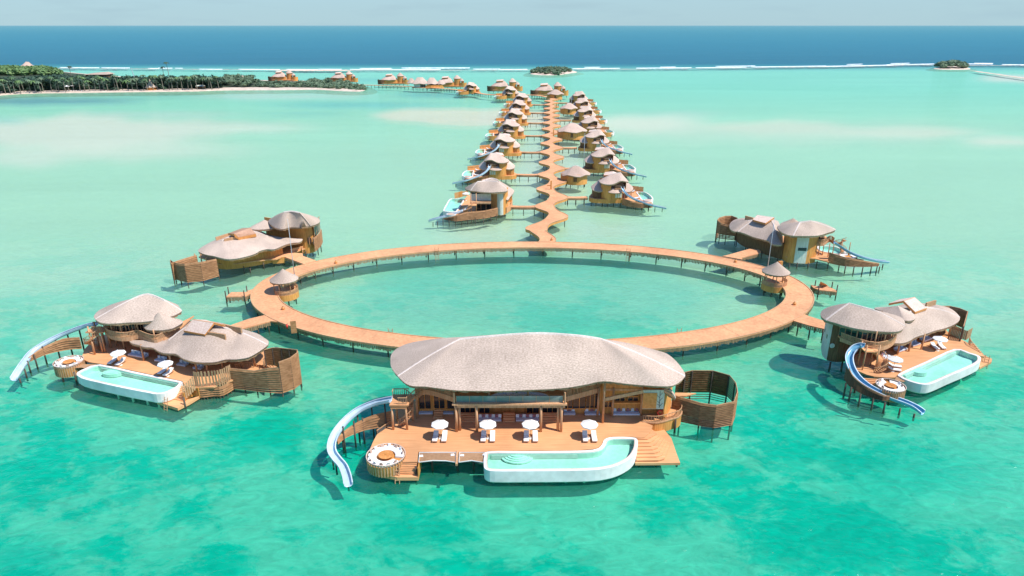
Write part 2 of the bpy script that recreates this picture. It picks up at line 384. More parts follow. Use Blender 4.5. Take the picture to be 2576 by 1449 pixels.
def daybed(c, r, z0, zt, parent, gap=0.0, gw=0.5):
    """round built-in lounge: slatted drum, white cushion ring; returns floor height"""
    q = M(); cc = V((c[0], c[1], 0)); ring = oval(cc, r, r, 40)
    q.hexa(zz(oval(cc, r * 0.96, r * .96, 40), z0), zz(ring, zt - .41)); d = q.build('lounge_drum', 'wall_wood', parent)
    q = pickets(ring + [ring[0]], z0 + 0.05, zt, 0.2, 0.17, 0.0, 0.07); q.build('drum_slats', 'rail_wood', d)
    A = oval(cc, r * 0.93, r * 0.93, 36, gap + gw, gap + 2 * math.pi - gw); B = oval(cc, r * 0.50, r * 0.50, 36, gap + gw, gap + 2 * math.pi - gw)
    q = M(); q.prism(A + B[::-1], zt - 0.40, zt - 0.14); q.build('seat_cushion', 'fabric_white', d)
    q = M(); q.sweep(zz(ring + [ring[0]], 0), [(-.05, zt - .02), (.05, zt - .02), (.05, zt + .06), (-.05, zt + .06)]); q.build('drum_rim', 'pool_trim', d)
    return d
def stairs(a0, a1, b0, b1, z0, z1, n, parent, name='stair_steps', m='deck_wood'):
    """treads between edge a0-a1 (height z0) and edge b0-b1 (height z1)"""
    q = M()
    for k in range(n):
        t0, t1 = k / n, (k + 1) / n; z = z0 + (z1 - z0) * (k + 0.5) / n
        P = [V(a0).lerp(V(b0), t0), V(a1).lerp(V(b1), t0), V(a1).lerp(V(b1), t1), V(a0).lerp(V(b0), t1)]
        q.prism(P, z - 0.3, z)
    return q.build(name, m, parent)
def ladder(p, top, dirx, parent=None, w=0.5, bot=-1.0, run=0.5):
    q = M(); p = V(p); u = V((math.cos(dirx), math.sin(dirx), 0)); o = V((-u.y, u.x, 0))
    for s in (-1, 1): q.beam(p + u * s * w / 2 + V((0, 0, top + .5)), p + u * s * w / 2 + o * -run + V((0, 0, bot)), 0.08)
    n = int((top - bot) / 0.35)
    for k in range(n):
        t = (k + 1) / (n + 1); c = (p + V((0, 0, top + .5))).lerp(p - o * run + V((0, 0, bot)), t)
        q.beam(c - u * w / 2, c + u * w / 2, 0.06)
    return q.build('ladder', 'rail_wood', parent)
# ---------------- sea, seabed ----------------
def lin(c): return tuple(((v / 255) / 12.92 if v <= 10 else ((v / 255 + 0.055) / 1.055) ** 2.4) for v in c)
# water tone by depth of the lagoon, horizon haze painted into the farthest rows: photographed rows (y, sRGB), then shoals and channels as soft ellipses
ROWS = [(62.6, (124, 178, 192)), (70, (88, 164, 182)), (84, (56, 150, 174)), (110, (30, 138, 166)), (150, (8, 122, 152)), (160, (8, 122, 150)), (170, (112, 200, 190)), (178, (146, 232, 212)), (215, (146, 232, 208)),
        (300, (172, 236, 204)), (380, (182, 236, 204)), (520, (182, 234, 201)), (640, (178, 232, 200)), (760, (166, 228, 196)), (860, (142, 222, 188)), (960, (120, 217, 182)),
        (1080, (92, 213, 182)), (1220, (84, 211, 180)), (1449, (78, 209, 178)), (2600, (60, 200, 170))]
SHOAL = [  # x, y, rx, ry, softness, strength, colour
    (300, 372, 460, 42, 0.8, 0.75, (230, 243, 224)), (180, 330, 430, 56, 0.5, 1.0, (230, 243, 224)), (520, 318, 360, 26, 0.7, 0.8, (230, 243, 224)), (60, 395, 200, 34, 0.8, 0.7, (230, 242, 224)), (700, 240, 330, 12, 0.7, 0.75, (205, 234, 222)),
    (400, 286, 300, 14, 0.8, 0.5, (214, 232, 222)), (1160, 288, 252, 22, 0.25, 0.95, (234, 240, 216)), (1230, 305, 180, 14, 0.3, 0.8, (234, 240, 216)),
    (1620, 310, 220, 36, 0.7, 1.0, (230, 243, 222)), (1950, 318, 240, 20, 0.5, 0.85, (230, 242, 216)), (2260, 330, 280, 19, 0.6, 0.85, (230, 242, 218)), (2540, 352, 160, 17, 0.6, 0.85, (230, 242, 220)),
    (1700, 285, 200, 14, 0.9, 0.4, (214, 232, 220)), (2560, 196, 130, 16, 0.6, 0.9, (226, 234, 222)), (2200, 205, 500, 22, 0.9, 0.3, (160, 236, 216)),
    (100, 252, 330, 12, 0.6, 0.85, (112, 176, 182)), (330, 238, 320, 8, 0.7, 0.5, (120, 196, 190)), (900, 262, 330, 13, 0.9, 0.6, (110, 200, 200)), (1100, 236, 160, 12, 0.8, 0.65, (104, 190, 192)), (760, 285, 170, 8, 0.9, 0.35, (120, 205, 205)),
    (900, 200, 170, 9, 0.9, 0.5, (120, 200, 200)), (1290, 225, 60, 10, 0.8, 0.3, (110, 190, 190)), (20, 300, 70, 18, 0.8, 0.5, (150, 224, 210)),
    (1390, 420, 190, 170, 0.9, 0.85, (214, 236, 218)), (1220, 585, 210, 60, 0.9, 0.7, (206, 234, 216)), (1520, 575, 200, 50, 0.9, 0.65, (206, 234, 216)), (1330, 300, 190, 26, .6, .8, (232, 236, 216)),
    (640, 740, 300, 80, 0.9, 0.5, (180, 226, 212)), (560, 1010, 320, 80, 0.9, 0.5, (162, 226, 202)), (2000, 330, 760, 50, .9, .6, (220, 238, 216)), (250, 700, 420, 130, .9, .4, (192, 232, 210)), (2450, 760, 300, 90, .9, .4, (186, 230, 208)), (1340, 740, 560, 120, 0.35, 0.55, (106, 205, 182)), (1340, 660, 500, 26, 0.8, 0.5, (64, 190, 178)),
    (1850, 1050, 190, 70, 0.8, 0.5, (120, 222, 196)), (2090, 1000, 140, 60, 0.9, 0.3, (120, 220, 200)), (1950, 890, 300, 60, 0.9, 0.35, (70, 200, 170)), (2300, 1180, 330, 110, 0.9, 0.6, (10, 196, 168)), (2150, 1330, 300, 110, 0.9, 0.5, (10, 196, 168)), (60, 1400, 160, 80, .9, .7, (6, 194, 168)), (1050, 1300, 260, 90, .9, .5, (12, 198, 170)),
    (2100, 660, 300, 40, 0.9, 0.4, (176, 228, 212)), (1180, 1260, 260, 36, 0.9, 0.5, (110, 222, 192)), (400, 1120, 420, 90, .9, .4, (110, 220, 190)), (200, 900, 400, 140, 0.9, 0.5, (160, 226, 202))]
def water_tone(x, y):
    for a, b in zip(ROWS[:-1], ROWS[1:]):
        if y <= b[0]: break
    t = max(0, min(1, (y - a[0]) / (b[0] - a[0]))); c = [p + (q - p) * t for p, q in zip(a[1], b[1])]
    if y > 176:
        for (sx, sy, rx, ry, so, st, col) in SHOAL:
            wob = 1 + 0.12 * math.sin(x * 0.021 + sy) + 0.08 * math.sin(x * 0.053 + y * 0.09 + sx)
            r = math.hypot((x - sx) / rx, (y - sy) / (ry * wob))
            if r < 1:
                k = min(1, (1 - r) / so); k = k * k * (3 - 2 * k) * st; c = [p + (q - p) * k for p, q in zip(c, col)]
    k = max(0, min(1, (y - 560) / 480)) if y > 176 else 0
    c[2] *= 0.955 if y > 176 else 0.985
    return lin(c), k
YH = 724.5 - F * math.tan(PITCH); ys = []; y = YH + 1.9
while y < 2600: ys.append(y); y += (0.6 if y < 70 else (2.0 if y < 150 else (1.2 if y < 360 else (4 if y < 600 else (9 if y < 1500 else 60)))))
xs = [-1500 + i * 22 for i in range(255)]
def fan(z, mname, name, tint):
    me = bpy.data.meshes.new(name); vs = []; cols = []
    for y in ys:
        for x in xs:
            p = U(x, y, 0.0); vs.append((p.x, p.y, z)); cols.append(water_tone(x, y))
    nx = len(xs); ny = len(ys)
    for x in (-600, 600): vs.append((x, -500, z)); cols.append((lin((20, 190, 160)), 1))
    fs = [[j * nx + i, j * nx + i + 1, (j + 1) * nx + i + 1, (j + 1) * nx + i] for j in range(ny - 1) for i in range(nx - 1)]
    fs.append([(ny - 1) * nx + i for i in range(nx)] + [ny * nx + 1, ny * nx])
    me.from_pydata(vs, [], fs)
    at = me.color_attributes.new('tone', 'FLOAT_COLOR', 'POINT')
    for i, (c, k) in enumerate(cols): at.data[i].color = (c[0], c[1], c[2], k)
    me.materials.append(MAT[mname]); me.polygons.foreach_set('use_smooth', [True] * len(me.polygons))
    if me.polygons[0].normal.z < 0: me.flip_normals()
    o = bpy.data.objects.new(name, me); C.collection.objects.link(o); return struct(o)
SAND = 0.78; GAIN = 1.44                      # brightness of a white sheet in this light
def nodes(name):
    m = bpy.data.materials.new(name); m.use_nodes = True; t = m.node_tree; t.nodes.clear(); MAT[name] = m
    N = lambda k, **kw: t.nodes.new('ShaderNode' + k)
    out = N('OutputMaterial'); return m, t, N, out
def mathn(t, op, a, b=None, clamp=False):
    n = t.nodes.new('ShaderNodeMath'); n.operation = op; n.use_clamp = clamp
    for i, v in enumerate((a, b)):
        if v is None: continue
        if isinstance(v, (int, float)): n.inputs[i].default_value = v
        else: t.links.new(v, n.inputs[i])
    return n.outputs[0]
def mottle(t, N, geo, alpha):
    """sea grass and rubble patches of the lagoon floor, 0..1"""
    def nz_(scale, det, dist=0, sx=1, sy=1, off=0, ro=.6):
        a = N('Mapping'); a.inputs['Scale'].default_value = (sx, sy, 1); a.inputs['Location'].default_value = (off, off, 0); t.links.new(geo.outputs['Position'], a.inputs[0])
        n = N('TexNoise'); n.inputs['Scale'].default_value = scale; n.inputs['Detail'].default_value = det; n.inputs['Distortion'].default_value = dist; n.inputs['Roughness'].default_value = ro; t.links.new(a.outputs[0], n.inputs['Vector']); return n.outputs[0]
    def ramp(v, a, b, c=0.0, d=1.0):
        r = N('MapRange'); r.interpolation_type = 'SMOOTHSTEP'; r.inputs[1].default_value = a; r.inputs[2].default_value = b; r.inputs[3].default_value = c; r.inputs[4].default_value = d; t.links.new(v, r.inputs[0]); return r.outputs[0]
    big = nz_(0.030, 3, 0.2, 1, 1.4, 12); med = nz_(0.13, 12, 0.3, 1, 1.35, 40, .72)
    mixv = mathn(t, 'ADD', mathn(t, 'MULTIPLY', big, 0.55), mathn(t, 'MULTIPLY', med, 0.62))
    p = ramp(mixv, 0.56, 0.63)
    return mathn(t, 'MULTIPLY', p, alpha), nz_
# water surface: clear tinted water over the bottom, a little milky scatter, sky reflection on ripples
m, t, N, out = nodes('sea_water')
at = N('Attribute'); at.attribute_name = 'tone'
geo = N('NewGeometry')
div = N('VectorMath'); div.operation = 'SCALE'; div.inputs['Scale'].default_value = 1 / (SAND * GAIN); t.links.new(at.outputs['Color'], div.inputs[0])
sepc = N('SeparateColor'); comb = N('CombineColor'); t.links.new(div.outputs[0], sepc.inputs[0])
for i in range(3): t.links.new(mathn(t, 'POWER', mathn(t, 'MINIMUM', sepc.outputs[i], 1.0), 0.5), comb.inputs[i])
tr = N('BsdfTransparent'); t.links.new(comb.outputs[0], tr.inputs[0])
df = N('BsdfDiffuse'); sc = N('VectorMath'); sc.operation = 'SCALE'; sc.inputs['Scale'].default_value = 1 / GAIN
t.links.new(at.outputs['Color'], sc.inputs[0]); pw, _ = mottle(t, N, geo, at.outputs['Alpha'])
mw = N('MixRGB'); mw.blend_type = 'MULTIPLY'; mw.inputs[2].default_value = (0.0, 0.86, 0.85, 1); t.links.new(pw, mw.inputs[0]); t.links.new(sc.outputs[0], mw.inputs[1]); t.links.new(mw.outputs[0], df.inputs[0])
m1 = N('MixShader'); m1.inputs[0].default_value = 0.2; t.links.new(tr.outputs[0], m1.inputs[1]); t.links.new(df.outputs[0], m1.inputs[2])
gl = N('BsdfGlossy'); gl.inputs['Roughness'].default_value = 0.10; gl.inputs[0].default_value = (0.85, 0.95, 1, 1)
mp1 = N('Mapping'); mp1.inputs['Scale'].default_value = (0.55, 0.9, 1); t.links.new(geo.outputs['Position'], mp1.inputs[0])
n1 = N('TexNoise'); n1.inputs['Scale'].default_value = 1.1; n1.inputs['Detail'].default_value = 5; n1.inputs['Distortion'].default_value = 0.6; t.links.new(mp1.outputs[0], n1.inputs['Vector'])
n2 = N('TexNoise'); n2.inputs['Scale'].default_value = 0.12; n2.inputs['Detail'].default_value = 3; t.links.new(mp1.outputs[0], n2.inputs['Vector'])
hh = mathn(t, 'ADD', n1.outputs[0], mathn(t, 'MULTIPLY', n2.outputs[0], 2.0))
bp = N('Bump'); bp.inputs['Strength'].default_value = 1.0; bp.inputs['Distance'].default_value = 0.3; t.links.new(hh, bp.inputs['Height'])
t.links.new(bp.outputs[0], gl.inputs['Normal']); t.links.new(bp.outputs[0], df.inputs['Normal'])
fr = N('Fresnel'); fr.inputs[0].default_value = 1.33; t.links.new(bp.outputs[0], fr.inputs['Normal'])
m2 = N('MixShader'); t.links.new(mathn(t, 'MINIMUM', mathn(t, 'MULTIPLY', fr.outputs[0], 0.9), 0.24), m2.inputs[0]); t.links.new(m1.outputs[0], m2.inputs[1]); t.links.new(gl.outputs[0], m2.inputs[2])
t.links.new(m2.outputs[0], out.inputs[0])
# seabed: pale coral sand, sea grass and rubble patches, ripple light
m, t, N, out = nodes('sea_sand')
at = N('Attribute'); at.attribute_name = 'tone'; geo = N('NewGeometry')
pat, nz_ = mottle(t, N, geo, at.outputs['Alpha'])
mx = N('MixRGB'); mx.inputs[1].default_value = (SAND, SAND * 0.99, SAND * 0.98, 1); mx.inputs[2].default_value = (0.0, SAND * 0.85, SAND * 0.83, 1); t.links.new(pat, mx.inputs[0])
far = N('MapRange'); t.links.new(nz_(0.012, 5, 0.6, 0.35, 1.5), far.inputs[0]); far.inputs[1].default_value = 0.3; far.inputs[2].default_value = 0.7; far.inputs[3].default_value = 0.94; far.inputs[4].default_value = 1.05
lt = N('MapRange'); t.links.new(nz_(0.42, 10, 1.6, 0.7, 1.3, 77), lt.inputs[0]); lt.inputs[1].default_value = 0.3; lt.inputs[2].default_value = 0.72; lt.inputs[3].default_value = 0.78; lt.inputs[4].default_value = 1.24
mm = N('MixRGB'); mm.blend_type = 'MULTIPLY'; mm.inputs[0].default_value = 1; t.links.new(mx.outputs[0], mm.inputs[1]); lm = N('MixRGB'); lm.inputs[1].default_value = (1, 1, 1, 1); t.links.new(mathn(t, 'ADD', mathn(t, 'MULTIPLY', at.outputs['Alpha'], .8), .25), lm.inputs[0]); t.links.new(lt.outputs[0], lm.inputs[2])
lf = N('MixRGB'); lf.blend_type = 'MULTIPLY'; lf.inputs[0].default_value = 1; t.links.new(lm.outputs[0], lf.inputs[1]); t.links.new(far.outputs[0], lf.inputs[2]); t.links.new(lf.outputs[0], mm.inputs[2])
df = N('BsdfDiffuse'); t.links.new(mm.outputs[0], df.inputs[0]); t.links.new(df.outputs[0], out.inputs[0])
# pool water
m, t, N, out = nodes('pool_water')
tr = N('BsdfTransparent'); tr.inputs[0].default_value = (0.70, 0.98, 0.93, 1); gl = N('BsdfGlossy'); gl.inputs['Roughness'].default_value = 0.05
fr = N('Fresnel'); fr.inputs[0].default_value = 1.33; ms = N('MixShader'); t.links.new(fr.outputs[0], ms.inputs[0]); t.links.new(tr.outputs[0], ms.inputs[1]); t.links.new(gl.outputs[0], ms.inputs[2]); t.links.new(ms.outputs[0], out.inputs[0])
mat('foam', (0.74, 0.78, 0.79), (0.86, 0.88, 0.88), 0.9, (0.02, 0.1, 1), 3.0)
mat('beach_sand', (0.60, 0.47, 0.37), (0.72, 0.58, 0.47), 0.9, (0.1, 0.1, 1), 3.0)
mat('reef_rock', (0.32, 0.31, 0.27), (0.44, 0.42, 0.36), 0.9, (0.03, 0.2, 1), 3.0)
mat('forest_floor', (0.035, 0.05, 0.03), (0.06, 0.08, 0.045), 0.9, (0.1, 0.1, 1), 3.0)
mat('leaf_dark', (0.028, 0.062, 0.045), (0.06, 0.11, 0.06), 0.6, (0.15, 0.15, 0.15), 2.0)
mat('leaf_green', (0.05, 0.11, 0.05), (0.11, 0.17, 0.07), 0.6, (0.15, 0.15, 0.15), 2.0)
mat('leaf_light', (0.09, 0.18, 0.06), (0.17, 0.25, 0.09), 0.6, (0.15, 0.15, 0.15), 2.0)
mat('leaf_grey', (0.09, 0.155, 0.085), (0.18, 0.235, 0.14), 0.6, (0.15, 0.15, 0.15), 2.0)
mat('trunk', (0.20, 0.17, 0.13), (0.32, 0.28, 0.22), 0.9, (2, 2, 0.5), 1.5)
fan(0.0, 'sea_water', 'water', True)
fan(-2.2, 'sea_sand', 'seabed', False)

# ---------------- reef: surf, rock flat, sand spits ----------------
def strip(x0, x1, yf, wy, z, name, m, kind, label, rag=0.5, step=6):
    """ragged flat strip lying on the water between photographed columns x0..x1"""
    up, lo = [], []; x = x0
    while x <= x1:
        e = min(1, (x - x0) / 24 + .12, (x1 - x) / 24 + .12); w = wy * e * random.uniform(1 - rag, 1 + rag * .6)
        y = yf(x) + random.uniform(-0.2, 0.2); up.append(U(x, y - w / 2)); lo.append(U(x, y + w / 2)); x += step
    q = M(); q.v = zz(up, z) + zz(lo, z); n = len(up)
    q.f = [[i, n + i, n + i + 1, i + 1] for i in range(n - 1)]
    o = q.build(name, m); o['kind'] = kind
    if label: o['label'] = label
    return o
def reef_y(x):
    P = [(-200, 168), (150, 170), (600, 173), (900, 175), (1300, 174), (1700, 171), (2100, 166), (2350, 161), (2576, 163), (2900, 166)]
    for a, b in zip(P[:-1], P[1:]):
        if x <= b[0]: return a[1] + (b[1] - a[1]) * (x - a[0]) / (b[0] - a[0])
    return 166
strip(-150, 2800, lambda x: reef_y(x) + 2.2, 1.5, 0.05, 'reef_flat', 'reef_rock', 'structure', None, 0.6, 9)
strip(690, 890, lambda x: 177.5, 3.4, 0.35, 'sand_spit', 'beach_sand', 'structure', None, 0.3)
strip(2440, 2700, lambda x: 178 + (x - 2440) * 0.14, 2.4, 0.35, 'sand_spit', 'beach_sand', 'structure', None, 0.3)
fo = M()
for (a, b, dy, w) in [(150, 250, 0, 2.4), (205, 215, 1, 1.5), (255, 330, 0, 2.2), (372, 400, 1, 1.6), (398, 435, 0, 2.4), (440, 460, 0, 2), (500, 560, 2, 1.8), (600, 705, 1.5, 2.2), (720, 800, 1, 1.6), (800, 860, 0, 1.6), (880, 990, 0, 2.0), (905, 985, -2.5, 2.0), (985, 1110, .5, 2.0), (1010, 1185, -3.4, 3.6), (1190, 1260, 0, 1.8),
                      (1255, 1330, 1, 1.8), (1440, 1560, 0, 2.2), (1470, 1510, -3, 1.8), (1600, 1740, 0, 2.4), (1660, 1700, -2, 1.6), (1750, 1880, .5, 2.2), (1800, 1900, -2.5, 2.2), (1890, 2080, 0, 2.8), (2060, 2250, 0.6, 2.6), (2130, 2170, -3, 1.6), (2230, 2350, 0, 2.8), (2240, 2290, -3, 1.8), (2430, 2500, -1, 2.2), (2520, 2700, 0, 2.6), (2450, 2500, -2.6, 1.5)]:
    s = M(); up, lo = [], []; x = a
    while x <= b:
        e = min(1, (x - a) / 14 + .1, (b - x) / 14 + .1); ww = w * .62 * e * random.uniform(.5, 1.2); y = reef_y(x) + dy
        up.append(U(x, y - ww / 2)); lo.append(U(x, y + ww / 2)); x += 4
    n = len(up)
    for i in range(n - 1):
        zc = 0.6; P = [lo[i], lo[i + 1], up[i + 1], up[i]]
        mid0, mid1 = lo[i].lerp(up[i], .4), lo[i + 1].lerp(up[i + 1], .4)
        fo.add([zz([lo[i]], .07)[0], zz([lo[i + 1]], .07)[0], zz([mid1], zc)[0], zz([mid0], zc)[0], zz([up[i + 1]], .07)[0], zz([up[i]], .07)[0]], [[0, 1, 2, 3], [3, 2, 4, 5]])
o = fo.build('surf_foam', 'foam'); o['kind'] = 'stuff'; o['label'] = 'white surf breaking in a broken line along the outer reef'; o['category'] = 'surf'

# ---------------- islands ----------------
def land(pts, name, m, z=0.5, n=6, skirt=5):
    P = cr([U(a, b) for a, b in pts], n, True); c = sum(P, V((0, 0, 0))) / len(P); q = M(); L = len(P)
    Pi = inset(P, skirt); q.v = zz(inset(P, -9), -2.3) + zz(Pi, z)
    q.f = [[i, (i + 1) % L, L + (i + 1) % L, L + i] for i in range(L)] + [list(range(L, 2 * L))]
    return struct(q.build(name, m)), P
land([(-300, 262), (-60, 246), (60, 237), (200, 234.5), (340, 232.5), (480, 231), (560, 228.5), (700, 227.5), (790, 226.5), (850, 229.5), (905, 231), (926, 225), (900, 213), (830, 205), (700, 203), (560, 199), (430, 197), (300, 192), (180, 182), (140, 178), (0, 176), (-300, 180)], 'island_ground', 'beach_sand', 0.9, 6, 7)
land([(1334, 185), (1352, 188.6), (1400, 189), (1438, 184), (1452, 181.5), (1438, 178), (1400, 176), (1350, 178)], 'islet_sand', 'beach_sand', 0.5, 5, 2)
land([(2348, 172), (2370, 175), (2432, 175), (2440, 172), (2420, 168), (2370, 168)], 'islet_sand', 'beach_sand', 0.5, 5, 2)
def floor_(pts, name, m, z):
    P = cr([U(a, b) for a, b in pts], 5, True); q = M(); q.prism(P, z - .5, z); struct(q.build(name, m))
floor_([(-200, 236), (60, 230), (200, 227), (340, 225.5), (480, 224), (560, 222.5), (700, 222), (850, 224), (900, 222), (840, 209), (700, 207), (560, 203), (430, 201), (300, 196), (190, 187), (120, 183), (-200, 183)], 'forest_ground', 'forest_floor', 1.15)
floor_([(-200, 189), (60, 190), (130, 188), (148, 182), (120, 179), (0, 178), (-200, 180)], 'headland_ground', 'leaf_light', 1.3)
def leaves(q, c, r, n, s, flat=0.7):
    """leaf tufts over and through a lump-shaped crown"""
    for _ in range(n):
        a = random.uniform(0, 2 * math.pi); u = random.uniform(-0.25, 1); rr = r * random.uniform(0.72, 1.08); h = math.sqrt(max(0, 1 - u * u))
        p = V((c[0] + rr * h * math.cos(a), c[1] + rr * h * math.sin(a), c[2] + rr * u * flat))
        d = V((random.gauss(0, 1), random.gauss(0, 1), random.gauss(0, .6))).normalized() * s * random.uniform(.6, 1.3)
        e = V((random.gauss(0, 1), random.gauss(0, 1), random.gauss(0, .6))).normalized() * s * random.uniform(.5, 1)
        q.add([p - d, p + e, p + d, p - e * .7], [[0, 1, 2, 3]])
def blob(q, c, r, flat=0.75):
    vs = [V((c[0], c[1], c[2] + r * flat))]; fs = []; n = 7
    for k, (u, w) in enumerate(((0.6, .8), (0, 1), (-.6, .7))):
        for i in range(n): a = 2 * math.pi * (i + k * .5) / n; w2 = w * random.uniform(.85, 1.1); vs.append(V((c[0] + r * w2 * math.cos(a), c[1] + r * w2 * math.sin(a), c[2] + r * u * flat)))
    for i in range(n):
        j = (i + 1) % n; fs.append([0, 1 + i, 1 + j])
        for k in range(2): fs.append([1 + k * n + i, 1 + k * n + n + i, 1 + k * n + n + j, 1 + k * n + j])
    q.add(vs, fs)
def canopy(name, m, cells, label, cat, s=0.9, dens=26):
    q = M()
    for (p, r, h) in cells:
        blob(q, (p.x, p.y, h - r * .75), r * .82); leaves(q, (p.x, p.y, h - r * .75), r, dens, s)
    o = q.build(name, m); o['kind'] = 'stuff'; o['label'] = label; o['category'] = cat; return o
def interp(P, x):
    for a, b in zip(P[:-1], P[1:]):
        if x <= b[0]: return a[1] + (b[1] - a[1]) * (x - a[0]) / (b[0] - a[0])
    return P[-1][1]
front = [(-60, 241), (60, 233), (200, 229), (350, 227), (500, 225), (560, 224), (640, 222), (680, 222)]
topy = [(-60, 176), (0, 192), (60, 194), (110, 186), (150, 184), (200, 186), (260, 189), (300, 192), (330, 191), (400, 193), (450, 194), (520, 192), (560, 194), (600, 196), (650, 196), (690, 205)]
cells = []
x = -60
while x < 560:
    yf = interp(front, x); P0 = U(x, yf, 0); yt = interp(topy, x)
    for k in range(5):
        dd = P0.y + 4 + k * 22 + random.uniform(-6, 6); yy = 724.5 - F * math.tan(PITCH - math.atan(55 / dd))
        p = U(x + random.uniform(-5, 5), yy, 0)
        ang = PITCH - math.atan((724.5 - (yt + 2)) / F); hmax = 55 - p.y * math.tan(ang)
        h = min(15 + random.uniform(-2.5, 1.5), max(5, hmax + random.uniform(-2.5, .5))) if k else random.uniform(9, 13.5)
        cells.append((p, random.uniform(4.0, 6.2), h)); cells.append((p + V((random.uniform(-4, 4), random.uniform(-3, 6), 0)), random.uniform(3, 4.6), random.uniform(3.5, 6.5)))
    x += 10
canopy('palm_forest', 'leaf_dark', cells, 'dense dark green palm forest filling the large island behind its beach', 'forest', 1.3, 60)
cells = []
for i in range(230):
    x = random.uniform(-50, 150); y = random.uniform(174, 193); p = U(x, y, 0)
    lim = interp([(-50, 163), (0, 163), (60, 165), (110, 164), (140, 171), (152, 178)], x); hm = 55 - p.y * math.tan(PITCH - math.atan((724.5 - lim) / F))
    if hm > 3: cells.append((p, random.uniform(5, 8), min(9.5, hm)))
canopy('scrub', 'leaf_light', cells, 'bright green scrub on the far headland behind the palm forest', 'bushes', 1.6, 34)
cells = []
for i in range(260):
    x = random.uniform(560, 915); lo = interp([(560, 222), (640, 222), (700, 223), (780, 222), (850, 226), (905, 228), (925, 226)], x); hi = interp([(560, 204), (640, 206), (680, 212), (780, 208), (850, 207), (890, 214), (920, 222)], x)
    p = U(x, random.uniform(hi, lo), 0); r = random.uniform(2.6, 4.2)
    if 655 < x < 772 and p.y > 700: continue
    cells.append((p, r, random.uniform(3, 5.5) * (0.7 if x > 880 else 1) + (3 if x < 640 else 0)))
canopy('mangrove', 'leaf_grey', cells, 'grey green mangrove bushes along the low point of the large island', 'bushes', 0.8, 46)
for (xa, xb, ya, yb, lab, kind) in [(1333, 1448, 176, 189.5, 'round wooded islet beyond the end of the long jetty', 0), (2351, 2433, 169, 174, 'small wooded islet near the right end of the reef', 1)]:
    cells = []; c = ((xa + xb) / 2, (ya + yb) / 2)
    for i in range(110 if not kind else 70):
        a = random.uniform(0, 6.28); r = math.sqrt(random.random()); x = c[0] + (xb - xa) / 2 * .93 * r * math.cos(a); y = c[1] + (yb - ya) / 2 * .9 * r * math.sin(a)
        if not kind and x > 1420 and y > 182: continue
        cells.append((U(x, y, 0), random.uniform(2.5, 4.2) * (1.3 if kind else 1), (7.5 if not kind else 11) * (1 - .35 * r * r) * random.uniform(.8, 1.05)))
    canopy('islet_bushes', 'leaf_grey', cells, 'grey green bushes covering the ' + lab, 'bushes', 0.9, 50)
ONES = ['first', 'second', 'third', 'fourth', 'fifth', 'sixth', 'seventh', 'eighth', 'ninth', 'tenth', 'eleventh', 'twelfth', 'thirteenth', 'fourteenth', 'fifteenth', 'sixteenth', 'seventeenth', 'eighteenth', 'nineteenth']
def ordw(i):
    if i < 19: return ONES[i]
    n = i + 1; t = {2: 'twent', 3: 'thirt', 4: 'fort'}[n // 10]; return t + 'ieth' if n % 10 == 0 else t + 'y ' + ONES[n % 10 - 1]
# palms that stand out along the beach and above the canopy
def palm(p, h, lean, label, mt='leaf_green', fr=11, L=3.4, grp='palms along the island beach'):
    t = thing('palm_tree', (p.x, p.y, 0.6), label, 'palm tree', grp)
    q = M(); tip = V((p.x + lean, p.y, 0.6 + h)); mid = V((p.x + lean * .3, p.y, .6 + h * .55))
    q.sweep([V((p.x, p.y, .3))] * 1 + [mid, tip] if False else [V((p.x, p.y, .3)), mid, tip], [(-.2, 0), (0, -.1), (.2, 0), (0, .1)]); q = M()
    q.cyl((p.x, p.y, .3), mid, .32, .24, 6); q.cyl(mid, tip, .24, .17, 6); q.build('trunk', 'trunk', t)
    q = M()
    for i in range(fr):
        a = 2 * math.pi * i / fr + random.uniform(-.2, .2); dz = random.uniform(-.1, .9); P = []
        for k in range(5):
            s = k / 4; P.append(tip + V((math.cos(a) * L * s, math.sin(a) * L * s, L * (.45 * dz * s - .75 * s * s))))
        w = [.15, .6, .65, .45, .05]; n = V((-math.sin(a), math.cos(a), 0)); vs = []; fs = []
        for k in range(5): vs += [P[k] - n * w[k] + V((0, 0, -.25 * w[k])), P[k], P[k] + n * w[k] + V((0, 0, -.25 * w[k]))]
        for k in range(4): fs += [[k * 3, k * 3 + 1, k * 3 + 4, k * 3 + 3], [k * 3 + 1, k * 3 + 2, k * 3 + 5, k * 3 + 4]]
        q.add(vs, fs)
    q.build('crown', mt, t); return t
for i in range(46):
    x = -10 + i * 12.4 + random.uniform(-4, 4); y = interp(front, x) + random.uniform(0.3, 2.0); h = random.uniform(9, 14)
    mt_ = random.choice(['leaf_green', 'leaf_grey', 'leaf_light', 'leaf_grey']); ln = random.uniform(-1.6, 1.6)
    palm(U(x, y, 0.6), h, ln, '%s %s palm%s on the island beach front, %s from the left' % ('tall' if h > 11.5 else 'short', {'leaf_green': 'green', 'leaf_grey': 'grey green', 'leaf_light': 'light green'}[mt_], ' leaning left' if ln < -.6 else (' leaning right' if ln > .6 else ''), ordw(i)), mt_, 10, random.uniform(3.0, 4.2), 'palms along the island beach')
palm(U(428, 205, 0), 18.5, -1, 'tallest dark palm standing high above the island forest', 'leaf_dark', 13, 3.4, None)
palm(U(414, 206, 0), 14.5, 0.6, 'dark palm just left of the tallest one, rising above the canopy', 'leaf_dark', 12, 3.0, None)
palm(U(183, 212, 0), 16.5, 0.5, 'lone dark palm above the forest near its left headland', 'leaf_dark', 12, 3.0, None)
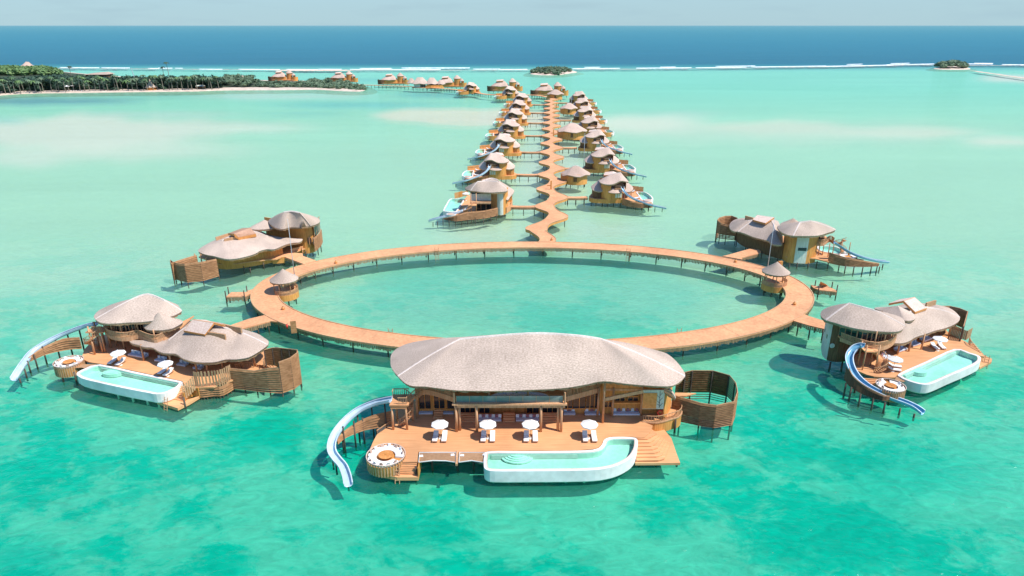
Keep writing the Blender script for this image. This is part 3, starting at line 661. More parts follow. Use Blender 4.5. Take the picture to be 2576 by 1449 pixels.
# ---------------- ring boardwalk ----------------
DZ = 2.3
def ringpt(a, inner=0.0, w=5.1):
    """outer edge at inner=0, inner edge at inner=1"""
    rx, ry = 59.6, 32.6; c = V((4.2, 137.6, 0)); p = V((c.x + rx * math.cos(a), c.y + ry * math.sin(a), 0))
    n = V((math.cos(a) / rx, math.sin(a) / ry, 0)).normalized(); return p - n * (w + 0.5 * abs(math.cos(a))) * inner
def fringe(path, z, parent, drop=0.75, step=0.32):
    """irregular hanging boards under a deck edge"""
    m = M()
    for a, b in zip(path[:-1], path[1:]):
        L = (b - a).length; k = max(1, int(L / step)); rz = math.atan2(b.y - a.y, b.x - a.x)
        for j in range(k):
            p = a.lerp(b, (j + .5) / k); h = drop * random.uniform(.6, 1.0); m.box((p.x, p.y, z - .22 - h / 2), (step * .88, .05, h), rz)
    return m.build('hanging_fringe', 'fringe_wood', parent)
ring = thing('ring_boardwalk', (5, 137.6, 0), 'large oval timber boardwalk ring on piles around the lagoon basin, joining five villas', 'boardwalk')
NR = 180; A_ = [2 * math.pi * i / NR for i in range(NR)]
q = M(); O_ = [ringpt(a, 0) for a in A_]; I_ = [ringpt(a, 1) for a in A_]
vs = zz(O_, DZ) + zz(I_, DZ) + zz(O_, DZ - .25) + zz(I_, DZ - .25); fs = []
for i in range(NR):
    j = (i + 1) % NR; fs += [[i, j, NR + j, NR + i], [2 * NR + i, 2 * NR + j, 3 * NR + j, 3 * NR + i][::-1], [i, j, 2 * NR + j, 2 * NR + i], [NR + i, NR + j, 3 * NR + j, 3 * NR + i]]
q.add(vs, fs); dk = q.build('walk_deck', 'jetty_wood', ring)
q = M()                                           # kerb boards and section joints
q.sweep(zz([ringpt(a, .02) for a in A_], DZ), [(-.1, .0), (.1, .0), (.1, .1), (-.1, .1)], closed=True)
q.sweep(zz([ringpt(a, .98) for a in A_], DZ), [(-.1, .0), (.1, .0), (.1, .1), (-.1, .1)], closed=True)
for i in range(26):
    a = 2 * math.pi * (i + .3) / 26; p, r = ringpt(a, .03), ringpt(a, .97); q.beam(zz([p], DZ + .012)[0], zz([r], DZ + .012)[0], .1, .03)
q.build('edge_board', 'rail_wood', dk)
fringe([ringpt(a, .01) for a in A_ + [A_[0]]], DZ, ring, .85); fringe([ringpt(a, .99) for a in A_ + [A_[0]]], DZ, ring, .85)
for i in range(48):
    a = 2 * math.pi * (i + .5) / 48
    for s in (.12, .88):
        p = ringpt(a, s); q = M(); q.cyl((p.x, p.y, -.6), (p.x, p.y, DZ - .2), .15, .13, 7)
        if s == .88: r = ringpt(a, .12); q.beam((p.x, p.y, .2), (r.x, r.y, 1.9), .09); q.beam((p.x, p.y, DZ - .4), (r.x, r.y, DZ - .4), .16)
        q.build('pile', 'pile_wood', ring)
# ---------------- serpentine boardwalk ----------------
zc_ = lambda y: y * cp + 52.7 * sp
Y0 = 207.8; PER = 48.6                            # left branches at Y0 + PER*k, right branches half a metre later at 220 + PER*k
def serp(y):
    cx = 98 / F * zc_(y) + .3
    ph = 2 * math.pi * (y - Y0) / 24.3; am = 2.3; cx -= am * math.cos(ph)
    k = max(0, min(1, (200 - y) / 30)); cx += k * (-3.6)
    return cx
def serpw(y):
    ph = 2 * math.pi * (y - Y0) / 24.3
    w = 2.55 + .5 * math.cos(2 * ph + .4)
    if y < 181: w = 2.1 + (2.2 if y < 175 else 0) * 0
    return w
sw = thing('serpentine_boardwalk', (13, 200, 0), 'long meandering timber boardwalk running from the ring out between two rows of villas', 'boardwalk')
YE = 545; S = []; y = 169.6
while y < YE: S.append(y); y += 1.2
q = M(); l = [V((serp(y) - serpw(y), y, 0)) for y in S]; r = [V((serp(y) + serpw(y), y, 0)) for y in S]
SZ = DZ + .006; q.hexa(zz(l + r[::-1], SZ - .25), zz(l + r[::-1], SZ)) if False else None
n = len(S); vs = zz(l, SZ) + zz(r, SZ) + zz(l, SZ - .25) + zz(r, SZ - .25); fs = []
for i in range(n - 1): j = i + 1; fs += [[i, n + i, n + j, j], [2 * n + i, 2 * n + j, 3 * n + j, 3 * n + i], [i, j, 2 * n + j, 2 * n + i], [n + i, n + j, 3 * n + j, 3 * n + i]]
q.add(vs, fs); dk = q.build('walk_deck', 'jetty_wood', sw)
q = M(); [q.sweep(zz(e, SZ), [(-.09, 0), (.09, 0), (.09, .1), (-.09, .1)]) for e in (l, r)]; q.build('edge_board', 'rail_wood', dk)
fringe(l[:150], DZ, sw, .6, .5); fringe(r[:150], DZ, sw, .6, .5)
q = M(); [q.wall(e, DZ - .75, DZ - .24, .06) for e in (l, r)]; q.build('side_beam', 'wall_wood', sw)
for y in range(176, 520, 9):
    for s in (-1, 1):
        x = serp(y) + s * serpw(y) * .8; q = M(); q.cyl((x, y, -.6), (x, y, DZ - .2), .14, .13, 6); q.build('pile', 'pile_wood', sw)
def branch(x0, x1, y, parent, w0=1.2, w1=.95, ycurve=1.5):
    """side walk from the serpentine to a villa, flaring at its root"""
    q = M(); d = 1 if x1 > x0 else -1; n = 10; u, b = [], []
    for i in range(n + 1):
        t = i / n; x = x0 + (x1 - x0) * t; w = w1 + 2.2 * max(0, 1 - t * 3.2) ** 2; yy = y - .6 * math.sin(t * 3.14)
        u.append(V((x, yy + w, 0))); b.append(V((x, yy - w, 0)))
    q.prism(u + b[::-1], SZ - .25, SZ + .006); dk = q.build('side_walk', 'jetty_wood', parent)
    q = M(); q.wall(b, DZ - .8, DZ - .24, .06); q.build('side_beam', 'fringe_wood', dk)
    k = max(2, int(abs(x1 - x0) / 2.6))
    for i in range(k):
        t = (i + .6) / k; x = x0 + (x1 - x0) * t; q = M()
        for s in (-.8, .8): q.cyl((x, y + s - .5, -.6), (x, y + s - .5, DZ - .2), .12, .11, 6)
        q.box((x, y - .5, DZ - .38), (.24, 1.8, .3)); q.build('trestle', 'pile_wood', dk)
for k in range(7):
    y = Y0 + PER * k; branch(serp(y) - 1.2, serp(y) - 11.2, y, sw)
    y = 220 + PER * k; branch(serp(y) + 1.2, serp(y) + 9.4, y, sw)
# west arm of the far jetty, towards the large island
arm = thing('far_boardwalk', (-60, 620, 0), 'straight far timber boardwalk leading left to the wooded island', 'boardwalk')
P = [V((serp(540), 541, 0)), U(1345, 239, DZ), U(1235, 238, DZ), U(1180, 229, DZ), U(1110, 222, DZ), U(1000, 216, DZ), U(900, 213, DZ)]
P = cr(P, 6); q = M(); q.sweep(zz(P, DZ), [(-1.6, .012), (1.6, .012), (1.6, -.3), (-1.6, -.3)]); q.build('walk_deck', 'jetty_wood', arm)
for i, p in enumerate(P):
    for a in range(2):
        g = p.lerp(P[min(i + 1, len(P) - 1)], a / 2); q = M(); q.cyl((g.x, g.y - 1.2, -.6), (g.x, g.y - 1.2, DZ - .2), .2, .2, 6); q.build('pile', 'pile_wood', arm)
# ---------------- front villa (nearest, centre) ----------------
A = Fr(1180, 1220, 2.2643)
fv = thing('front_villa', (0, 84, 0), 'largest overwater villa nearest the camera, under one long domed thatched roof', 'villa')
roof('thatched_roof', A.L([(643, 300), (652, 245), (700, 195), (800, 152), (950, 126), (1250, 108), (1811, 95), (2300, 130), (2620, 172, 9.4), (2800, 205, 9.6), (2960, 228, 9.6), (3050, 285, 9.5), (3122, 370, 9.4),
    (3145, 432, 9.3), (3080, 495), (3000, 518), (2811, 510), (2630, 494, 9.5), (2451, 475, 9.9), (2280, 508, 9.5), (2090, 535), (1811, 549), (1560, 557), (1210, 552), (960, 522), (800, 508), (705, 432), (652, 360)], 9.3),
    [A.d(1235, 116, 89), A.d(1811, 67, 88.5), A.d(2200, 82, 88), A.d(2430, 114, 88)], fv, rows=22, bulge=.07, thick=.2, n=4, hips=(26, 13))
# decks
board([A(*p, DZ) for p in [(470, 1050), (500, 980), (530, 925), (655, 840), (690, 640), (3060, 640), (3096, 690), (3112, 740), (3098, 770), (3030, 790), (2960, 815), (2890, 825), (2786, 818), (2870, 850), (2850, 905), (2800, 950), (2735, 953),
       (2690, 946), (2520, 946), (2460, 966), (2440, 1010), (2395, 1045), (2235, 1062), (1470, 1066), (1470, 1076), (880, 1074), (872, 1158), (740, 1160), (600, 1150), (500, 1120)]], DZ, fv)
for k in range(7):                                  # curved steps fanning down to the low platform
    y = 950 + 21 * k
    board([A(*p, DZ) for p in [(2736, 900), (2736, y + 6), (2826 + 16 * k, y + 4), (2856 + 20 * k, y - 10), (2905 + 20 * k, 912 + 5 * k), (2795 + 24 * k, 826 + 7 * k), (2780, 815)]], DZ - .17 - .17 * k, fv, 'curved_step', th=.16)
board([A(*p, .85) for p in [(2722, 1170), (3104, 1168), (3070, 1080), (3030, 960), (2955, 870), (2740, 870)]], .85, fv, 'low_platform', th=.35)
piles([A(x, 1140, .5) for x in (2760, 2900, 3080)], .6, fv, .16)
# left steps
stairs(A(655, 850, DZ), A(600, 1010, DZ), A(535, 920, DZ), A(470, 1050, DZ), DZ - .02, DZ - .8, 5, fv)
railing([A(662, 835, DZ), A(530, 928, DZ)], DZ - .3, .95, fv)
# round lounge, landing, ladder
dc = A(605, 1108, 2.55); dc.z = 0
lounge = daybed(dc, 2.5, .95, 2.75, fv, -.35, .22)
board([A(*p, .95) for p in [(555, 1262), (700, 1290), (880, 1290), (905, 1175), (870, 1160), (700, 1200)]], .95, fv, 'low_landing', th=.5)
stairs(A(735, 1165, DZ), A(868, 1160, DZ), A(668, 1255, 1.1), A(848, 1262, 1.1), 2.2, 1.1, 6, fv)
q = M(); q.wall([A(905, 1170, .9), A(880, 1290, .9)], .55, 2.25, .08); q.build('side_screen', 'wall_wood', fv)
ladder(A(706, 1262, 1.0), 1.0, 0.0, fv, .55, -1.0, .7)
# hammock nets
for qd in ([(890, 1082), (1200, 1080), (1196, 1165), (1110, 1152), (1000, 1150), (884, 1164)], [(1230, 1080), (1466, 1080), (1432, 1166), (1330, 1150), (1225, 1164)]):
    P = [A(*p, 2.22) for p in qd]; q = M(); q.prism(P, 2.18, 2.21); nt = q.build('hammock_net', 'net', fv)
    q = M(); q.sweep(zz(P, 2.25), [(-.05, -.05), (.05, -.05), (.05, .05), (-.05, .05)], closed=True); q.build('net_frame', 'fabric_white', nt)
q = M(); q.beam(A(1213, 1070, 2.25), A(1205, 1185, 2.25), .28, .3); q.build('net_beam', 'post_wood', fv)
# pool
po = cr([A(*p, 2.45) for p in [(1478, 1070), (1800, 1068), (2235, 1064), (2390, 1050), (2440, 1012), (2462, 968), (2530, 948), (2690, 950), (2738, 966), (2744, 1010), (2732, 1060), (2690, 1122), (2600, 1178), (2480, 1214), (2300, 1232), (1811, 1238), (1530, 1238), (1452, 1222), (1436, 1182), (1440, 1110)]], 3, True)
ps = pool(po, fv, 2.45, .55, .34, label='long white pool with a curved right end and coral coloured edge line')
c = A(1720, 1098, 2.1)
for k, r in enumerate((1.9, 1.55, 1.2, .85)): q = M(); q.prism(oval(c, r * 1.1, r * .75, 20, math.pi, 2 * math.pi), 1.6, 1.78 + .14 * k); q.build('pool_step', 'pool_tile', ps)
q = M(); q.prism([A(1500, 1080, 2.3), A(2180, 1078, 2.3), A(2235, 1092, 2.3), A(1500, 1098, 2.3)][::-1], 1.6, 2.18); q.build('pool_bench', 'white_render', ps)
piles([A(x, 1268, .6) for x in (1515, 1650, 1811, 1967, 2131, 2290)] + [A(2460, 1240, .6)], .7, fv, .17, 'white_render')
# terrace over the lower deck
TZ = 6.8; y0 = A(1500, 672, TZ).y; y0 = 81.3; xl, xr = A.d(1185, 700, y0).x, A.d(2125, 700, y0).x
q = M(); q.box(((xl + xr) / 2, y0 + 2.6, TZ - .2), (xr - xl, 5.2, .36)); q.build('terrace_floor', 'deck_wood', fv)
q = M(); q.box(((xl + xr) / 2, y0 - .12, TZ - .05), (xr - xl + .5, .5, .22)); q.box(((xl + xr) / 2, y0 + .05, TZ - .42), (xr - xl, .3, .5)); q.build('terrace_beam', 'post_wood', fv)
for x in (1203, 1376, 1921, 2094):
    for dx in ((0, .42) if x in (1203, 2094) else (0,)):
        q = M(); X = A.d(x, 800, y0).x + dx * (1 if x < 1500 else -1); q.cyl((X, y0 + dx * .8, DZ), (X, y0 + dx * .8, TZ - .3), .2, .18, 9); q.build('terrace_post', 'post_wood', fv, True)
q = M(); q.box(((xl + xr) / 2, y0 + .15, TZ + .55), (xr - xl - .6, .04, 1.0)); gr = q.build('glass_railing', 'glass_rail', fv)
for i in range(9): q = M(); X = xl + .3 + (xr - xl - .6) * i / 8; q.box((X, y0 + .15, TZ + .55), (.06, .09, 1.1)); q.build('rail_post', 'post_wood', gr)
for X in (xl + .05, xr - .05): q = M(); q.cyl((X, y0 - .1, TZ), (X, y0 - .1, TZ + 1.7), .13, .11, 8); q.build('end_post', 'post_wood', gr)
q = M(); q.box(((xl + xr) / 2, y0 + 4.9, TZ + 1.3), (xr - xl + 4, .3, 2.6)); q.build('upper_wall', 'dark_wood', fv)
for x in (1480, 1811): q = M(); X = A.d(x, 600, y0 + .8).x; q.cyl((X, y0 + .8, TZ), (X, y0 + .8, TZ + 2.6), .16, .15, 8); q.build('upper_post', 'post_wood', fv)
# ground floor facade
fy = 86.0; fx0, fx1 = A.d(860, 700, fy).x, A.d(2960, 700, fy).x
q = M(); q.box(((fx0 + fx1) / 2, fy + .2, (DZ + 7.2) / 2), (fx1 - fx0, .4, 7.2 - DZ)); fac = q.build('facade_wall', 'wall_wood', fv)
def panes(frame, x0, x1, y0p, y1p, dist, n, parent, name='window', glass='glass_dark'):
    X0, X1 = frame.d(x0, y0p, dist), frame.d(x1, y1p, dist); z1, z0 = X0.z, X1.z; q = M(); q.box(((X0.x + X1.x) / 2, dist, (z0 + z1) / 2), (X1.x - X0.x, .08, z1 - z0)); f = q.build(name, glass, parent)
    q = M(); g = (X1.x - X0.x) / n
    for i in range(n + 1): q.box((X0.x + g * i, dist - .06, (z0 + z1) / 2), (.08, .1, z1 - z0 + .1))
    for z in (z0, z1): q.box(((X0.x + X1.x) / 2, dist - .07, z), (X1.x - X0.x + .12, .1, .12))
    q.build('window_frame', 'wall_wood', f); return f
for (a, b, c, d, n) in [(880, 990, 560, 708, 2), (1008, 1108, 585, 706, 2), (1120, 1192, 590, 708, 1), (1232, 1362, 640, 745, 3), (1394, 1488, 640, 745, 2), (1800, 1905, 640, 745, 2), (1935, 2060, 640, 745, 3), (2110, 2190, 570, 706, 2), (2196, 2300, 560, 706, 2), (2306, 2408, 550, 702, 3), (2462, 2520, 645, 695, 2)]:
    panes(A, a, b, c, d, fy - .08, n, fv)
q = M()
for i in range(4): X = A.d(1520 + 68 * i, 730, fy - .1); Xb = A.d(1575 + 68 * i, 760, fy - .1); q.box(((X.x + Xb.x) / 2, fy - .06, 3.5), (Xb.x - X.x, .12, 1.9))
q.build('wall_panel', 'orange_wood', fv)
for (a, b, yf) in [(1005, 1085, 84.6), (1215, 1365, 83.6), (1600, 1700, 83.6), (1935, 2080, 83.6)]:
    X0, X1 = A.d(a, 750, yf).x, A.d(b, 750, yf).x; q = M()
    for k in range(4): q.box(((X0 + X1) / 2, yf + .3 + k * .35, DZ + .1 + .18 * k), (X1 - X0, .36, .2 + .36 * k) if 0 else (X1 - X0, .36, .2))
    q.build('door_steps', 'deck_wood', fv)
# wings: curved balcony edges with picket rails
for pts, back in (([(868, 612), (895, 580), (935, 565), (1000, 574), (1100, 602), (1192, 634)], 8), ([(2108, 632), (2200, 606), (2300, 580), (2424, 546)], 8)):
    P = cr([A(x, y, TZ - .35) for x, y in pts], 4); B = [V((p.x, 89, 0)) for p in P]
    q = M(); q.prism([V((p.x, p.y, 0)) for p in P] + B[::-1], TZ - .3, TZ); bl = q.build('balcony_floor', 'deck_wood', fv)
    q = M(); q.wall(P, TZ - .75, TZ + .04, .16); q.build('balcony_beam', 'post_wood', bl)
    q = pickets(P, TZ + .06, TZ + 1.05, .17, .1, 0); q.build('balcony_railing', 'rail_wood', bl); q = M(); q.sweep(zz(P, TZ + 1.05), [(-.07, -.04), (.07, -.04), (.07, .06), (-.07, .06)]); q.build('handrail', 'post_wood', bl)
for (x, yb, zt) in [(872, 785, 7), (2446, 828, 9.6), (2765, 765, 9.2), (2405, 700, 7), (2530, 700, 7), (1195, 700, 9.3), (2090, 700, 9.3)]:
    p = A(x, yb, DZ) if yb > 700 else A.d(x, yb, 85.2); q = M(); q.cyl((p.x, p.y, DZ), (p.x, p.y, zt), .17, .15, 8); q.build('post', 'post_wood', fv, True)
q = M(); a, b = A.d(2446, 632, A(2446, 828, DZ).y), A.d(2790, 560, 83.5); q.beam(a, b, .22, .5); q.beam(A.d(2446, 545, 85.6), A.d(2790, 545, 85.6), .2, .35); q.build('cross_beam', 'post_wood', fv)
q = M(); X0, X1 = A.d(2440, 600, 85.6).x, A.d(2790, 600, 85.6).x; q.box(((X0 + X1) / 2, 85.65, 7.9), (X1 - X0, .2, 2.8)); q.build('upper_wall', 'orange_wood', fv)
panes(A, 2552, 2632, 602, 648, fy - .3, 2, fv); panes(A, 2660, 2745, 602, 648, fy - .3, 2, fv)
q = M(); a, b = A.d(2540, 655, 85.3), A.d(2762, 665, 85.3); q.box(((a.x + b.x) / 2, 85.4, a.z), (b.x - a.x, .7, .16)); q.build('counter_shelf', 'orange_wood', fv)
# white panel with a branch motif, orange door, end wall
wy = 84.2; a, b = A.d(2790, 548, wy), A.d(2960, 708, wy); q = M(); q.box(((a.x + b.x) / 2, wy, (a.z + b.z) / 2), (b.x - a.x, .16, a.z - b.z)); wp = q.build('white_panel', 'white_panel', fv)
q = M(); s, e = A.d(2926, 700, wy - .1), A.d(2934, 560, wy - .1); q.beam(s, e, .05)
for (x0, y0_, x1, y1_) in [(2928, 690, 2955, 660), (2928, 660, 2905, 640), (2930, 640, 2955, 615), (2930, 615, 2905, 590), (2932, 598, 2956, 572), (2927, 680, 2908, 668)]: q.beam(A.d(x0, y0_, wy - .1), A.d(x1, y1_, wy - .1), .04)
q.build('branch_motif', 'pile_wood', wp)
a, b = A.d(2790, 575, wy - .12), A.d(2898, 706, wy - .12); q = M(); q.box(((a.x + b.x) / 2, wy - .12, (a.z + b.z) / 2), (b.x - a.x, .1, a.z - b.z)); q.build('sliding_door', 'orange_wood', fv)
q = M(); e = A.d(2990, 640, 85); q.wall([A.d(2965, 700, 84.3), e, V((e.x + 1.2, 87.5, 0))], DZ, 8.6, .2); q.build('end_wall', 'wall_wood', fv)
roof('canopy_roof', [A(2960, 548, 7.2), A(3010, 590, 6.6), A(3064, 622, 6.4), A(3060, 590, 6.6), A(3040, 560, 6.9), A(3010, 530, 7.3)], [A(3010, 550, 7.9)], fv, 'thatch_warm', 5, .1, .15, 3)
# round balcony on the right end
P = cr([A(x, y, DZ) for x, y in [(2782, 818), (2890, 824), (2965, 812), (3030, 792), (3085, 776), (3112, 745), (3108, 705), (3094, 676)]], 5)
q = M(); q.wall(P, .5, DZ - .1, .12); q.build('balcony_skirt', 'wall_wood', fv); q = M(); q.sweep(zz(P, DZ), [(-.12, -.12), (.16, -.12), (.16, .08), (-.12, .08)]); q.build('balcony_kerb', 'post_wood', fv)
railing(P, DZ + .05, .95, fv)
# bathing court: tall slatted screen standing in the water
rim = [(3076, 400, 5.2), (3140, 400, 5.3), (3204, 384, 5.5), (3381, 385, 5.5), (3523, 425, 5.3), (3576, 490, 5.0), (3590, 560, 4.7), (3561, 648, 4.3), (3411, 680, 4.1), (3281, 662, 4.1), (3111, 612, 4.4), (3040, 590, 4.4)]
P = [A(*p) for p in rim]; N = len(P); cen = sum(P, V((0, 0, 0))) / N
q = slats([P[i] for i in range(N)][::-1], .45, [p.z for p in P][::-1], .26, .05, 0, 1.0); cs = q.build('court_screen', 'court_wood', fv)
q = M(); q.sweep(P, [(-.06, -.03), (.06, -.03), (.06, .05), (-.06, .05)]); q.build('screen_cap', 'post_wood', cs)
for p in P[1:-1]: c2 = p.lerp(V((cen.x, cen.y, p.z)), .03); q = M(); q.cyl((c2.x, c2.y, -2.3), (c2.x, c2.y, p.z - .05), .13, .11, 7); q.build('screen_post', 'pile_wood', fv)
board([A(*p, 2.3) for p in [(3060, 600), (3150, 598), (3240, 575), (3060, 570)]], 2.3, fv, 'court_deck', th=.2)
# slide, its tower and the slatted screen behind it
slide([A(648, 642, 6.6), A(580, 655, 6.2), A(500, 676, 5.7), A(380, 730, 4.9), A(270, 818, 4.1), A(190, 918, 3.3), A(150, 1010, 2.7), A(150, 1090, 2.2), A(192, 1155, 1.7), A(242, 1215, 1.25), A(272, 1290, .8), A(288, 1365, .35)], fv, 'slide_pale', .52, .42,
      posts=[.08, .2, .3, .42, .62, .7, .97])
P = [A(190, 1005, 2.3), A(245, 955, 2.3), A(330, 915, 2.3), A(430, 880, 2.3), A(540, 860, 2.3), A(655, 835, 2.3)]; P = cr(P, 3)
q = slats(P, 2.2, [2.2 + 2.1 * min(1, .25 + i / len(P) * 1.0) for i in range(len(P))], .3, .06); q.build('curved_screen', 'slat_wood', fv)
piles([A(250, 960, 2.3), A(340, 915, 2.3), A(415, 885, 2.3), A(523, 862, 2.3)], 4.2, fv, .13)
ty = A(668, 885, DZ).y; tx0, tx1 = A(668, 885, DZ).x, A(785, 885, DZ).x; pz = 6.3
for X, Yy in ((tx0, ty), (tx1, ty), (tx0 + .2, ty + 2.3), (tx1 + .5, ty + 2.3)):
    q = M(); q.cyl((X, Yy, DZ), (X, Yy, pz), .17, .15, 8); q.build('tower_post', 'post_wood', fv, True)
q = M(); q.box(((tx0 + tx1) / 2 + .1, ty + 1.1, pz), (tx1 - tx0 + .7, 2.8, .2)); q.box(((tx0 + tx1) / 2, ty - .15, pz - .35), (tx1 - tx0 + .3, .15, .4)); q.build('tower_platform', 'deck_wood', fv)
railing([V((tx0 - .1, ty + 2.3, 0)), V((tx0 - .1, ty + 1.6, 0))], pz + .1, 1.0, fv); railing([V((tx0 + .9, ty - .1, 0)), V((tx1 + .2, ty - .1, 0)), V((tx1 + .2, ty + .6, 0))], pz + .1, 1.0, fv)
railing([V((tx0 - .1, ty + 2.4, 0)), V((tx1 + .2, ty + 2.4, 0))], pz + .1, 1.0, fv)
a, b = V((tx1 + .3, ty + .9, pz)), A(905, 545, TZ)
stairs(a + V((0, .6, 0)), a - V((0, .5, 0)), b + V((0, .6, 0)), b - V((0, .5, 0)), pz, TZ, 8, fv, 'bridge_steps')
railing([a - V((0, .5, 0)), b - V((0, .5, 0))], [pz + .1, TZ], 1.0, fv)
sc_ = V(((tx0 + tx1) / 2 + .6, ty + 1.6, 0)); SP = [V((sc_.x + 1.25 * math.cos(t), sc_.y + 1.25 * math.sin(t), DZ + (pz - DZ) * (k / 20))) for k, t in enumerate([-2.6 + k * .22 for k in range(21)])]
q = M(); [q.box((sc_.x + .65 * math.cos(-2.6 + k * .22), sc_.y + .65 * math.sin(-2.6 + k * .22), DZ + (pz - DZ) * k / 20), (1.2, .3, .06), -2.6 + k * .22) for k in range(21)]; q.build('spiral_steps', 'deck_wood', fv)
railing(SP, [p.z for p in SP], .95, fv)
piles([A(x, y, 1.0) for x, y in [(500, 1130), (700, 1260), (860, 1260), (1000, 1180), (1213, 1180), (1350, 1170), (3060, 860)]] + [V((x, 84, 0)) for x in (-18, -12, -6, 0, 6, 12, 18)], DZ - .2, fv, .16)

# ---------------- furniture ----------------
def make_parasol():
    t = thing('parasol', (0, 0, 0), 'white octagonal parasol', 'parasol'); n = 8; R = 1.2
    P = [V((R * math.cos(2 * math.pi * (i + .5) / n), R * math.sin(2 * math.pi * (i + .5) / n), 2.25)) for i in range(n)]; q = M(); top = V((0, 0, 2.75)); vs = [top] + P + [p + V((0, 0, -.13)) for p in P]
    q.add(vs, [[0, 1 + i, 1 + (i + 1) % n] for i in range(n)] + [[1 + i, 1 + n + i, 1 + n + (i + 1) % n, 1 + (i + 1) % n] for i in range(n)]); cn = q.build('canopy', 'fabric_white', t)
    q = M(); q.cyl((0, 0, 2.7), (0, 0, 2.86), .09, .03, 8); q.build('finial', 'steel', cn)
    q = M(); [q.beam((0, 0, 2.66), p + V((0, 0, -.04)), .03) for p in P]; q.build('rib', 'post_wood', t)
    q = M(); q.cyl((0, 0, 0), (0, 0, 2.7), .035, .03, 8); q.build('pole', 'post_wood', t); q = M(); q.cyl((0, 0, 0), (0, 0, .08), .3, .26, 12); q.build('base', 'white_render', t)
    return t
def make_lounger():
    t = thing('sun_lounger', (0, 0, 0), 'sun lounger', 'sun lounger')          # long axis y, head at +y
    q = M(); q.box((0, 0, .26), (.72, 2.0, .08)); q.build('frame', 'post_wood', t)
    for x in (-.3, .3):
        for y in (-.85, .7): q = M(); q.box((x, y, .12), (.07, .07, .24)); q.build('leg', 'post_wood', t)
    q = M(); q.box((0, -.35, .36), (.68, 1.3, .12)); q.build('mattress', 'fabric_white', t)
    q = M(); a, b = V((0, .3, .36)), V((0, 1.0, .72)); q.beam(a, b, .68, .12); q.build('backrest', 'fabric_white', t)
    return t
def make_cushion(m):
    t = M(); t.hexa([V((-.24, -.06, 0)), V((.24, -.06, 0)), V((.24, .08, 0)), V((-.24, .08, 0))], [V((-.2, .08, .44)), V((.2, .08, .44)), V((.2, .18, .44)), V((-.2, .18, .44))])
    o = t.build('cushion', m); tag(o, 'cushion', 'cushion'); mo = o.modifiers.new('soft', 'BEVEL'); mo.width = .05; mo.segments = 2; return o
def make_sofa(w):
    t = thing('sofa', (0, 0, 0), 'low sofa', 'sofa'); q = M(); q.box((0, 0, .13), (w, 1.0, .18)); q.build('base', 'post_wood', t)
    q = M(); q.box((0, -.02, .33), (w - .04, .98, .22)); q.build('seat_cushion', 'fabric_blue', t); q = M(); q.box((0, .42, .6), (w - .04, .18, .4)); q.build('backrest', 'fabric_blue', t); return t
PAR, LOU = make_parasol(), make_lounger(); CU = {k: make_cushion('fabric_' + k) for k in ('white', 'mauve', 'tan', 'blue')}
def around(t):
    return ['right', 'far right', 'far', 'far left', 'left', 'near left', 'near', 'near right'][int(round((t % (2 * math.pi)) / (math.pi / 4))) % 8]
def cushion(k, p, rz, label, grp):
    pr = CU[k]
    if not pr.get('used'): o = pr; o['used'] = 1
    else: o = pr.copy(); C.collection.objects.link(o)
    o.location = p; o.rotation_euler = (0, 0, rz); o['label'] = label; o['category'] = 'cushion'; o['group'] = grp; return o
ORD = ['leftmost', 'second from left', 'third from left', 'rightmost']
for i, x in enumerate((1062, 1470, 1833, 2333)):
    p = A(x, 828, DZ + 2.45); b = V((p.x, p.y, DZ)); place(PAR, b, 0.1 * i, 'white octagonal parasol, %s of four on the front villa deck' % ORD[i], 'parasols on the front villa deck')
    for s, xx in ((-1, -36), (1, 40)):
        c = A(x + xx, 944, DZ + .4); place(LOU, V((c.x, c.y, DZ)), -.03 if s < 0 else .0, 'white sun lounger, %s one under the %s front villa parasol' % ('left' if s < 0 else 'right', ORD[i]), 'sun loungers on the front villa deck')
SOF = []
for n, (a, b, y, pat) in enumerate([(884, 1004, 765, 'wbwm'), (1088, 1182, 765, 'wmw'), (1390, 1586, 826, 'wmwmwmw'), (1708, 1906, 826, 'wmwmwmw'), (2113, 2214, 771, 'wmw'), (2293, 2422, 773, 'wmw'), (2533, 2761, 774, 'wmwmwm')]):
    L, R = A(a, y, DZ), A(b, y, DZ); w = R.x - L.x; lab = 'blue grey sofa with cushions, %s along the front villa wall' % ['first', 'second', 'third', 'fourth', 'fifth', 'sixth', 'last'][n]
    lab += ' of seven from the left' if n < 6 else ', at its right end'
    s = make_sofa(w); s.location = ((L.x + R.x) / 2, L.y + .5, DZ); s['label'] = lab; s['group'] = 'sofas along the front villa wall'; k = len(pat)
    for j, ch in enumerate(pat):
        col = {'w': 'white', 'm': 'mauve', 'b': 'blue'}[ch]
        cushion(col, (L.x + w * (j + .5) / k, L.y + .68, DZ + .45), random.uniform(-.12, .12), '%s cushion, %s from left on the %s sofa of the front villa' % (col, ONES[j], ['first', 'second', 'third', 'fourth', 'fifth', 'sixth', 'last'][n]), 'cushions on the front villa sofas')
for j in range(13):                                    # cushions round the lounge
    t = .55 + j * (2 * math.pi - 1.0) / 12 - .35; R_ = 2.05; cushion('tan' if j % 2 == 0 else 'white', (dc.x + R_ * math.cos(t), dc.y + R_ * math.sin(t), 2.56), t - math.pi / 2, ('tan' if j % 2 == 0 else 'white') + ' cushion on the %s side of the front villa round lounge' % around(t), 'cushions in the front villa lounge')
